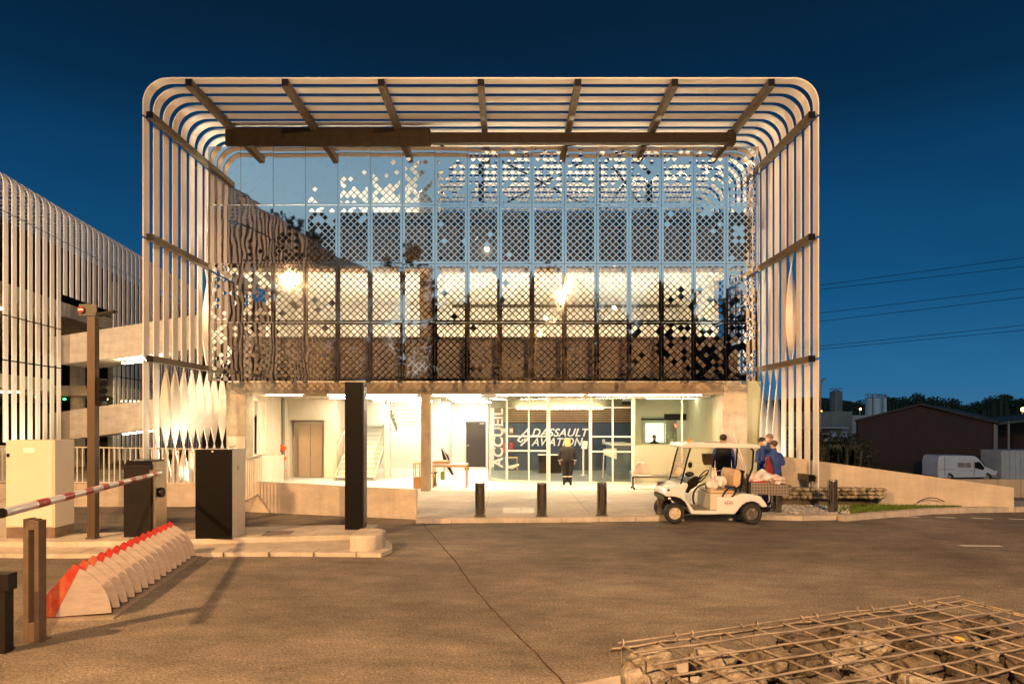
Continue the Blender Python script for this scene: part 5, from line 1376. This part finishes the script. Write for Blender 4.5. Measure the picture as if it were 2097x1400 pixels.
for (z, r) in ((-.14, .085), (-.05, .12), (.12, .135)):
    for j in range(n): a = 2*math.pi*j/n; vs.append((c_.x+r*math.cos(a), c_.y+r*.8*math.sin(a), c_.z+z))
b.faces(vs, [(k*n+j, k*n+(j+1) % n, k*n+n+(j+1) % n, k*n+n+j) for k in range(2) for j in range(n)]+[tuple(range(n))]); b.build('basket', mat('wicker', (.28, .19, .1), .8, 0, .4, 40), t, solid=.01)
for k_, lab in ((0, 'thin white pole leaning beside the vested man'), (1, 'second thin white pole leaning further right')):
    b = B(); b.cyl(P(1493+k_*9, 886+k_*2, 17.1), P(1522+k_*4, 955, 16.9), .018, n=8); b.cyl(P(1522+k_*4, 955, 16.9), (X(1530, 16.8), 16.8, ZF), .018, n=8)
    tag(b.build('leaning_pole', WHITE), lab, 'pole')

# ============================================================ GOLF CART
CD = 14.87
cx_ = lambda a: (a/4.375+240)*CD/F
cz_ = lambda c: CAMZ-(c/4.375-82)*CD/F
def CP(a, c, dy=0): return Vector((cx_(a), CD+dy, cz_(c)))
gc = thing('golf_cart', 'white golf cart with roof and diamond plate cargo box parked at the kerb', 'golf cart', (cx_(800), CD+.55, 0))
CW = 1.12; off = .03
GW = mat('cart_white', (.78, .76, .74), .25, 0, .03, 2, coat=.4)
def cpoly(pts): return [(cx_(a), cz_(c)) for a, c in pts]
b = B()
b.prism(cpoly([(348, 1015), (380, 965), (440, 935), (540, 910), (562, 915), (565, 940), (540, 1000), (545, 1050), (570, 1090), (625, 1165), (625, 1190), (595, 1190), (545, 1090), (500, 1050), (440, 1035), (360, 1032)]), CD-.0, CD+CW)
b.build('front_cowl', GW, gc, bevel=.035)
b = B()
b.prism(cpoly([(825, 1045), (850, 1038), (960, 1042), (1040, 1010), (1100, 1008), (1215, 1030), (1250, 1070), (1285, 1125), (1230, 1135), (1205, 1100), (1150, 1078), (1090, 1088), (1045, 1120), (1010, 1165), (985, 1195), (825, 1192)]), CD-.0, CD+CW)
b.build('rear_body', GW, gc, bevel=.035)
B().box(cx_(598), cx_(985), CD+.015, CD+CW-.015, cz_(1192), cz_(1160)).build('floor_pan', GW, gc, bevel=.01)
B().box(cx_(640), cx_(822), CD+.05, CD+CW-.05, cz_(1160)+.002, cz_(1154)).build('floor_mat', mat('floor_mat', (.2, .18, .15), .8), gc)
B().box(cx_(770), cx_(1010), CD+.06, CD+CW-.06, cz_(1155), cz_(1012)).build('seat_box', BEIGE, gc, bevel=.01)
# roof
b = B(); b.prism(cpoly([(510, 598), (500, 585), (530, 560), (620, 550), (1000, 556), (1190, 568), (1215, 588), (1210, 602), (1000, 600), (640, 596)]), CD-.02, CD+CW+.02); b.build('roof', GW, gc, bevel=.03)
# frame tubes
for dy in (.03, CW-.03):
    b = B(); b.tube([CP(590, 600, dy), CP(560, 700, dy), CP(510, 900, dy), CP(488, 960, dy), CP(492, 1000, dy), CP(545, 1075, dy)], .02, 8); b.build('front_post', BLK, gc, smooth=True)
    b = B(); b.tube([CP(1130, 598, dy), CP(1155, 625, dy), CP(1145, 780, dy), CP(1105, 880, dy), CP(1103, 1010, dy)], .022, 8); b.build('rear_post', BLK, gc, smooth=True)
b = B(); b.faces([CP(587, 600, .05), CP(505, 915, .05), CP(505, 915, CW-.05), CP(587, 600, CW-.05)], [(0, 1, 2, 3)]); b.build('windscreen', GLASSW, gc)
# seat
b = B(); b.box(cx_(775), cx_(1005), CD+.1, CD+CW-.1, cz_(1012)+.002, cz_(985)); b.build('seat_cushion', TAN, gc, bevel=.03)
for (d0, d1) in ((.1, .54), (.58, CW-.1)):
    b = B(); b.prism(cpoly([(1000, 800), (1040, 795), (1062, 830), (1050, 935), (1020, 960), (985, 950), (985, 850)]), CD+d0, CD+d1); b.build('backrest', TAN, gc, bevel=.035)
b = B(); b.prism(cpoly([(1062, 800), (1082, 805), (1070, 930), (1048, 1005), (1038, 1000), (1052, 935)]), CD+.1, CD+CW-.1); b.build('seat_frame', BLK, gc)
b = B(); b.tube([CP(875, 1035, .03), CP(905, 985, .03), CP(940, 955, .03), CP(985, 945, .03), CP(998, 970, .03), CP(985, 1015, .03), CP(960, 1035, .03)], .02, 8); b.build('armrest', BLK, gc, smooth=True)
# dash, steering wheel
b = B(); b.prism(cpoly([(560, 915), (600, 870), (650, 850), (680, 870), (660, 940), (600, 975), (575, 1010), (555, 990)]), CD+.08, CD+CW-.08); b.build('dashboard', BLK, gc, bevel=.02)
b = B(); c_ = CP(735, 865, .35); r = .19; ax = Vector((.75, 0, -.62)).normalized(); u_ = Vector((0, 1, 0)); w2_ = ax.cross(u_)
b.tube([c_+(u_*math.cos(a)+w2_*math.sin(a))*r for a in [i*math.pi/10 for i in range(20)]], .014, 6, True)
for a in (0.3, 2.4, 4.5): b.cyl(c_, c_+(u_*math.cos(a)+w2_*math.sin(a))*r, .01, n=5)
b.cyl(c_, CP(640, 930, .35), .018); b.build('steering_wheel', BLK, gc)
b = B(); b.tube([CP(600, 1090, .5), CP(625, 1130, .5), CP(650, 1142, .5)], .015, 6); b.build('pedal', BLK, gc)
# mirror
b = B(); b.ball(CP(580, 750, -.03), (.05, .02, .07), 2); b.build('side_mirror', BLK, gc)
# cargo box
DIA = bpy.data.materials.new('diamond_plate'); DIA.use_nodes = True; n_ = DIA.node_tree.nodes; l_ = DIA.node_tree.links; p_ = n_['Principled BSDF']; p_.inputs['Metallic'].default_value = .7; p_.inputs['Roughness'].default_value = .4
t_ = n_.new('ShaderNodeTexCoord'); m_ = n_.new('ShaderNodeMapping'); m_.inputs['Rotation'].default_value = (0, R(45), 0); m_.vector_type = 'TEXTURE'; ck = n_.new('ShaderNodeTexChecker'); ck.inputs['Scale'].default_value = 22
ck.inputs[1].default_value = (.42, .37, .32, 1); ck.inputs[2].default_value = (.22, .19, .16, 1); l_.new(t_.outputs['Object'], m_.inputs[0]); l_.new(m_.outputs[0], ck.inputs[0]); l_.new(ck.outputs[0], p_.inputs['Base Color'])
b = B(); b.prism(cpoly([(1130, 905), (1478, 930), (1465, 1028), (1130, 1008)]), CD+.0, CD+.02); b.prism(cpoly([(1130, 905), (1478, 930), (1465, 1028), (1130, 1008)]), CD+CW-.02, CD+CW)
b.prism(cpoly([(1130, 1000), (1465, 1018), (1465, 1028), (1130, 1010)]), CD+.021, CD+CW-.021); b.prism(cpoly([(1130, 905), (1136, 905), (1136, 999), (1130, 999)]), CD+.021, CD+CW-.021); b.prism(cpoly([(1472, 930), (1478, 930), (1466, 1017), (1460, 1017)]), CD+.021, CD+CW-.021)
b.build('cargo_box', DIA, gc)
b = B(); b.box(cx_(1462), cx_(1490), CD-.02, CD+.1, cz_(945), cz_(930)); b.build('box_latch', STEEL, gc)
# wheels
def cwheel(a, c, r, dy, rimm):
    ce = CP(a, c, dy); b = B(); n = 28; prof = [(-.1, r*.62), (-.1, r*.86), (-.075, r*.97), (-.02, r), (.02, r), (.075, r*.97), (.1, r*.86), (.1, r*.62)]; vs = []; fs = []
    for (y, rr_) in prof:
        for j in range(n): q = 2*math.pi*j/n; vs.append((ce.x+rr_*math.cos(q), ce.y+y, ce.z+rr_*math.sin(q)))
    for i in range(len(prof)-1):
        for j in range(n): fs.append((i*n+j, i*n+(j+1) % n, (i+1)*n+(j+1) % n, (i+1)*n+j))
    b.faces(vs, fs); wv = b.build('wheel', BLKR, gc, smooth=True)
    b = B(); b.tube([(ce.x, ce.y-.06, ce.z), (ce.x, ce.y+.06, ce.z)], [r*.61, r*.61], 24); b.tube([(ce.x, ce.y-.085, ce.z), (ce.x, ce.y-.06, ce.z)], [r*.2, r*.28], 12)
    for i in range(6): q = i*math.pi/3; b.bar((ce.x+r*.2*math.cos(q), ce.y-.068, ce.z+r*.2*math.sin(q)), (ce.x+r*.58*math.cos(q), ce.y-.068, ce.z+r*.58*math.sin(q)), .02, .03, up=(0, 1, 0))
    b.build('rim', rimm, wv)
rC = mat('cream_rim', (.6, .52, .4), .4, 0, .05, 3)
for dy, o_ in ((.05, 0), (CW-.05, 0)):
    cwheel(445, 1182, .222, dy, rC); cwheel(1135, 1188, .226, dy, STEEL)
b = B(); b.cyl(CP(445, 1182, .1), CP(445, 1182, CW-.1), .03); b.cyl(CP(1135, 1188, .1), CP(1135, 1188, CW-.1), .04); b.box(cx_(520), cx_(1100), CD+.35, CD+CW-.35, cz_(1210), cz_(1180)); b.build('chassis', BLK, gc)
b = B(); b.prism(cpoly([(352, 1034), (480, 1042), (540, 1080), (560, 1130), (540, 1130), (500, 1080), (440, 1064), (385, 1070), (360, 1075)]), CD+.03, CD+CW-.03); b.build('wheel_arch', BLK, gc)
b = B(); b.prism(cpoly([(1235, 1130), (1300, 1130), (1310, 1165), (1275, 1175), (1240, 1170)]), CD+.05, CD+CW-.05); b.bar(CP(1290, 1185, .55), CP(1340, 1185, .55), .04, .04); b.bar(CP(1322, 1160, .55), CP(1322, 1205, .55), .03, .03); b.build('rear_bumper', BLK, gc)
b = B(); b.ball(CP(390, 975, .0), (.03, .03, .025), 2); b.build('headlight', BLK, gc)
b = B(); b.ball(CP(398, 1050, .0), (.035, .03, .03), 2); b.build('headlight', WHITE, gc)
b = B(); c_ = CP(930, 1090, -.004); b.tube([c_+Vector((.095*math.cos(a), 0, .042*math.sin(a))) for a in [i*math.pi/12 for i in range(24)]], .004, 5, True); em = b.build('badge', RED, gc)
textmesh('badge_lettering', 'E-Z-GO', .045, BLK, basis((c_.x, c_.y-.002, c_.z-.016), (1, 0, 0), (0, 0, 1)), gc, bold=.01, extrude=.002, align='CENTER')
b = B(); b.tube([CP(628, 552, .5), CP(628, 540, .5), CP(628, 524, .5)], [.05, .045, .03], 14); b.build('beacon', mat('amber_beacon', (.8, .3, .02), .3, 0, .05, 3), gc)
# load
def bagobj(a, c, dy, r, lab, m, seed):
    b = B(); b.ball((0, 0, 0), 1, 4); c0_ = CP(a, c, dy)
    for v in b.bm.verts:
        d = v.co.normalized(); o_ = Vector((seed*7.3, seed, 0)); k = 1+.45*MN.noise(d*1.6+o_)+.16*abs(MN.noise(d*5+o_))+.06*MN.noise(d*13+o_)
        v.co = c0_+Vector((d.x*r[0]*k, d.y*r[1]*k, max(-.75, d.z)*r[2]*k))
    o = tag(b.build('bag', m, smooth=True), lab, 'bag'); return o
PLW = mat('white_bag', (.75, .72, .7), .5, 0, .08, 6, .4, 12)
PLP = mat('pink_white_bag', (.75, .62, .6), .5, 0, .1, 6, .4, 12)
bagobj(820, 940, .35, (.12, .16, .13), 'white plastic bag on the cart seat beside the steering wheel', PLW, 1)
bagobj(905, 925, .45, (.12, .16, .14), 'fuller white plastic bag on the cart seat near the backrest', PLW, 2)
for a, lab in ((848, 'left clear bottle standing among the bags on the cart seat'), (872, 'right clear bottle standing among the bags on the cart seat')):
    b = B(); b.tube([CP(a, 925, .5), CP(a, 840, .5), CP(a, 815, .5), CP(a, 790, .5)], [.033, .033, .014, .014], 12); tag(b.build('bottle', PLW, smooth=True), lab, 'bottle')
bagobj(1190, 880, .3, (.18, .2, .12), 'white sack at the front of the cargo box', PLP, 4)
bagobj(1310, 875, .5, (.17, .2, .14), 'white sack heaped in the middle of the cargo box', PLW, 5)
bagobj(1410, 895, .3, (.15, .2, .11), 'white sack at the tail of the cargo box', PLP, 6)
b = B(); b.box(cx_(1150), cx_(1290), CD+.05, CD+.3, cz_(912), cz_(900)); tag(b.build('red_tray', RED), 'flat red tray under the sacks in the cargo box', 'tray')
b = B(); b.ball(CP(640, 850, .55), (.1, .12, .06), 2, .1, 8); tag(b.build('crumpled_bag', mat('dark_bag', (.04, .03, .028), .6)), 'crumpled black bag on the cart dashboard', 'bag')

# ============================================================ FURNITURE
def chairshell(par, c, m):
    b = B(); n = 14; vs = []; fs = []
    for j in range(7):
        v_ = j/6; z = .45+.40*v_; wd = .24*(1-.55*max(0, v_-.55)/.45*v_); 
        for i in range(n):
            u = -1+2*i/(n-1); vs.append((c.x+u*wd, c.y+.18+.06*v_-.05*u*u*0-.07*u*u, ZF+z))
    for j in range(6):
        for i in range(n-1): fs.append((j*n+i, j*n+i+1, (j+1)*n+i+1, (j+1)*n+i))
    b.faces(vs, fs); b.build('backrest', m, par, smooth=True, solid=.02)
    b = B(); b.box(c.x-.23, c.x+.23, c.y-.25, c.y+.18, ZF+.42, ZF+.45); b.build('seat', m, par, bevel=.02)
cy_ = 21.6
t = thing('beam_bench', 'two round backed grey shell seats with small round table on a steel beam', 'bench', (X(1340, cy_), cy_, ZF))
SHL = mat('shell_grey', (.6, .54, .46), .45, 0, .05, 4)
for px in (1317, 1390): chairshell(t, Vector((X(px, cy_), cy_, 0)), SHL)
b = B(); b.tube([(X(1353, cy_), cy_, ZF+.44), (X(1353, cy_), cy_, ZF+.46)], [.23, .23], 24); b.build('table_top', GREY, t)
b = B(); b.box(X(1298, cy_), X(1400, cy_), cy_-.03, cy_+.03, ZF+.36, ZF+.41); b.build('beam', STEEL, t)
for px in (1296, 1398):
    b = B(); b.bar((X(px, cy_), cy_, ZF+.05), (X(px, cy_), cy_, ZF+.40), .04, .04); b.bar((X(px, cy_), cy_-.25, ZF+.06), (X(px, cy_), cy_+.25, ZF+.06), .04, .03)
    for s in (-.23, .23): b.ball((X(px, cy_), cy_+s, ZF+.035), .035, 1)
    b.build('leg', BLK, t)
def table(lab, px0, px1, D, py_top, legm, topm, dp=.7):
    zt = Z(py_top, D); x0, x1 = X(px0, D), X(px1, D); t = thing('table', lab, 'table', ((x0+x1)/2, D, ZF))
    b = B(); b.box(x0, x1, D, D+dp, zt-.035, zt); b.build('table_top', topm, t, bevel=.004)
    b = B(); b.box(x0+.03, x1-.03, D+.03, D+.05, zt-.1, zt-.036); b.build('apron', legm, t)
    for (x, y) in ((x0+.04, D+.04), (x1-.04, D+.04), (x0+.04, D+dp-.04), (x1-.04, D+dp-.04)):
        b = B(); b.box(x-.022, x+.022, y-.022, y+.022, ZF, zt-.036); b.build('leg', legm, t)
    return t
table('pale table with wooden legs beside the central concrete column', 884, 957, 22.0, 950, WOOD, WHITE)
b = B(); D = 22.1; b.box(X(885, D), X(921, D), D, D+.3, Z(950, D)+.002, Z(943, D)); tag(b.build('wooden_tray', WOOD, bevel=.01), 'brown wooden tray on the pale table', 'tray')
t = thing('stool', 'black stool legs under the pale table', 'stool', (X(890, 22.3), 22.3, ZF)); b = B()
for px in (888, 892): b.cyl((X(px, 22.3), 22.3, ZF+.45), (X(px+1, 22.2), 22.2, ZF), .012, n=6); b.cyl((X(px, 22.5), 22.5, ZF+.45), (X(px+2, 22.6), 22.6, ZF), .012, n=6)
b.build('legs', BLK, t); b = B(); b.box(X(884, 22.3), X(895, 22.3), 22.15, 22.6, ZF+.45, ZF+.48); b.build('seat', BLK, t)
t = thing('side_table', 'small wooden side table left of the central column', 'table', (X(852, 21.9), 21.9, ZF))
b = B(); D = 21.9; b.box(X(846, D), X(861, D), D, D+.5, Z(950, D), Z(947, D)); b.build('table_top', WOOD, t)
for (x, y) in ((X(847, D), D+.03), (X(859, D), D+.03), (X(847, D), D+.45), (X(859, D), D+.45)): b = B(); b.box(x-.015, x+.015, y-.015, y+.015, ZF, Z(950, D)); b.build('leg', WOOD, t)
b = B(); D = 21.7; b.box(X(848, D), X(861, D), D, D+.35, ZF+.02, Z(977, D)); tag(b.build('cardboard_box', mat('cardboard', (.42, .24, .1), .8, 0, .1, 4), bevel=.004), 'brown cardboard box on the floor left of the central column', 'box')
b = B(); D = 25.0
b.faces([P(903, 917, D), P(918, 932, D), P(929, 971, D), P(925, 972, D), P(908, 944, D)], [(0, 1, 2, 3, 4)]); t = thing('tilted_easel', 'black tilted easel board leaning near the white wall', 'easel', (X(915, D), D, ZF)); b.build('board', BLK, t, solid=.04)
b = B(); b.cyl(P(905, 915, D-.05), P(930, 972, D-.05), .02); b.cyl(P(912, 945, D), (X(905, D), D+.4, ZF), .015); b.cyl(P(918, 960, D), (X(935, D), D+.3, ZF), .015); b.build('stand', STEEL, t)
b = B(); b.box(X(902, 23), X(910, 23), 23, 23.2, Z(982, 23), Z(966, 23)); tag(b.build('green_carton', mat('green_carton', (.12, .2, .08), .7)), 'small green carton below the pale table', 'box')
b = B(); b.ball((X(957, 30), 29.6, ZF+.1), (.1, .2, .1), 2); tag(b.build('black_rubber_clump', BLK), 'dark bundle on the floor beside the open dark door', 'bundle')
# lobby furniture
t = thing('lobby_chair', 'white shell chair behind the left lobby glazing', 'chair', (X(1052, 26), 26, ZF)); D = 26
b = B(); b.prism([(X(1040, D), Z(955, D)), (X(1063, D), Z(950, D)), (X(1063, D), Z(953, D)), (X(1050, D), Z(960, D)), (X(1040, D), Z(959, D))], D, D+.45); b.build('seat', WHITE, t, bevel=.01)
b = B(); b.prism([(X(1036, D), Z(936, D)), (X(1039, D), Z(936, D)), (X(1042, D), Z(957, D)), (X(1038, D), Z(957, D))], D, D+.45); b.build('backrest', WHITE, t)
for (px, dy) in ((1042, .05), (1060, .05), (1042, .4), (1060, .4)): b = B(); b.cyl((X(px, D), D+dy, Z(957, D)), (X(px+(3 if px > 1050 else -2), D), D+dy, ZF+.02), .012, n=6); b.build('leg', STEEL, t)
t = thing('lobby_table', 'pale wooden side table behind the white lobby chair', 'table', (X(1050, 27.2), 27.2, ZF)); D = 27.2
b = B(); b.box(X(1034, D), X(1060, D), D, D+.5, Z(938, D), Z(936, D)); b.build('table_top', WOOD, t)
for px in (1035, 1058): b = B(); b.box(X(px, D), X(px+1.5, D), D, D+.04, ZF+.02, Z(938, D)); b.build('leg', WOOD, t)
t = thing('lobby_desk', 'dark lobby desk with white top in front of the blue wall', 'desk', (X(1126, 28), 28, ZF)); D = 28
B().box(X(1102, D), X(1152, D), D, D+.6, Z(932, D), Z(930, D)).build('desk_top', WHITE, t); B().box(X(1104, D), X(1150, D), D+.03, D+.57, ZF+.02, Z(932, D)-.002).build('modesty_panel', BLK, t)
t = thing('floor_sign', 'white tilted sign on a tall pole beside the woman', 'sign stand', (X(1196, 27), 27, ZF)); D = 27
b = B(); b.prism([(X(1190, D), Z(918, D)), (X(1202, D), Z(919, D)), (X(1204, D), Z(903, D)), (X(1193, D), Z(902, D))], D, D+.03); b.build('sign_board', WHITE, t)
b = B(); b.cyl((X(1195, D), D+.05, ZF+.02), (X(1195, D), D+.05, Z(917, D)), .035); b.build('pole', ALU, t); b = B(); b.tube([(X(1195, D), D+.05, ZF+.013), (X(1195, D), D+.05, ZF+.03)], [.16, .16], 16); b.build('base', ALU, t)
t = thing('reception_counter', 'white reception counter with blue side behind the right lobby pane', 'counter', (X(1270, 25.5), 25.5, ZF)); D = 25.5
B().box(X(1250, D), X(1296, D), D, D+2.2, Z(912, D), Z(908, D)).build('counter_top', WHITE, t); B().box(X(1258, D), X(1290, D), D+.06, D+2.1, ZF+.02, Z(912, D)-.002).build('counter_base', mat('counter_blue', (.1, .14, .18), .5), t)
b = B(); b.prism([(X(1234, D), Z(919, D)), (X(1262, D), Z(917, D)), (X(1262, D), Z(940, D)), (X(1236, D), Z(930, D))], D-.1, D-.06); b.build('side_board', WHITE, t)
b = B(); b.cyl((X(1234, D), D-.05, ZF+.02), (X(1236, D), D-.05, Z(930, D)), .02); b.build('leg', ALU, t)
# fire extinguishers
for (px, lab) in ((1035, 'red fire extinguisher nearer the vertical lettering'), (1047, 'red fire extinguisher further from the vertical lettering')):
    D = 29.5; t = thing('fire_extinguisher', lab, 'fire extinguisher', (X(px, D), D, Z(925, D)), 0, 'fire extinguishers on the blue wall')
    b = B(); b.tube([P(px, 925, D), P(px, 908, D), P(px, 905, D)], [.1, .1, .05], 14); b.build('cylinder', RED, t, smooth=True); b = B(); b.box(X(px, D)-.05, X(px, D)+.05, D-.04, D+.04, Z(905, D), Z(902.5, D)); b.build('valve', BLK, t)
for (px, lab) in ((1032, 'small orange framed notice left of the first lobby mullion'), (1047, 'small orange framed notice on the blue wall above the extinguishers')):
    D = 29.7; b = B(); b.box(X(px-4, D), X(px+4, D), D, D+.03, Z(887, D), Z(876, D)); o = tag(b.build('notice', mat('notice_orange', (.55, .3, .15), .6)), lab, 'notice')
    b = B()
    for s in (-1.5, 1.5): b.box(X(px+s-.8, D), X(px+s+.8, D), D-.01, D-.002, Z(884, D), Z(878, D))
    b.build('printed_bars', WHT, o)
t = tag(B().box(X(1233, 29.7), X(1239, 29.7), 29.68, 29.75, Z(905, 29.7), Z(899, 29.7)).build('wall_thermostat', WHITE), 'small white control box on the blue lobby wall', 'control box')
t = thing('potted_plant', 'white flowering plant on the sill behind the office window', 'plant', (X(1375, 26.3), 26.3, Z(908, 26.3))); b = B(); leafmass(b, P(1376, 893, 26.3), (.2, .12, .2), 260, .035, 5); b.build('foliage', mat('pale_flowers', (.5, .55, .42), .7), t); b = B(); b.tube([P(1375, 908, 26.3), P(1375, 902, 26.3)], [.06, .08], 12); b.build('pot', WHITE, t)
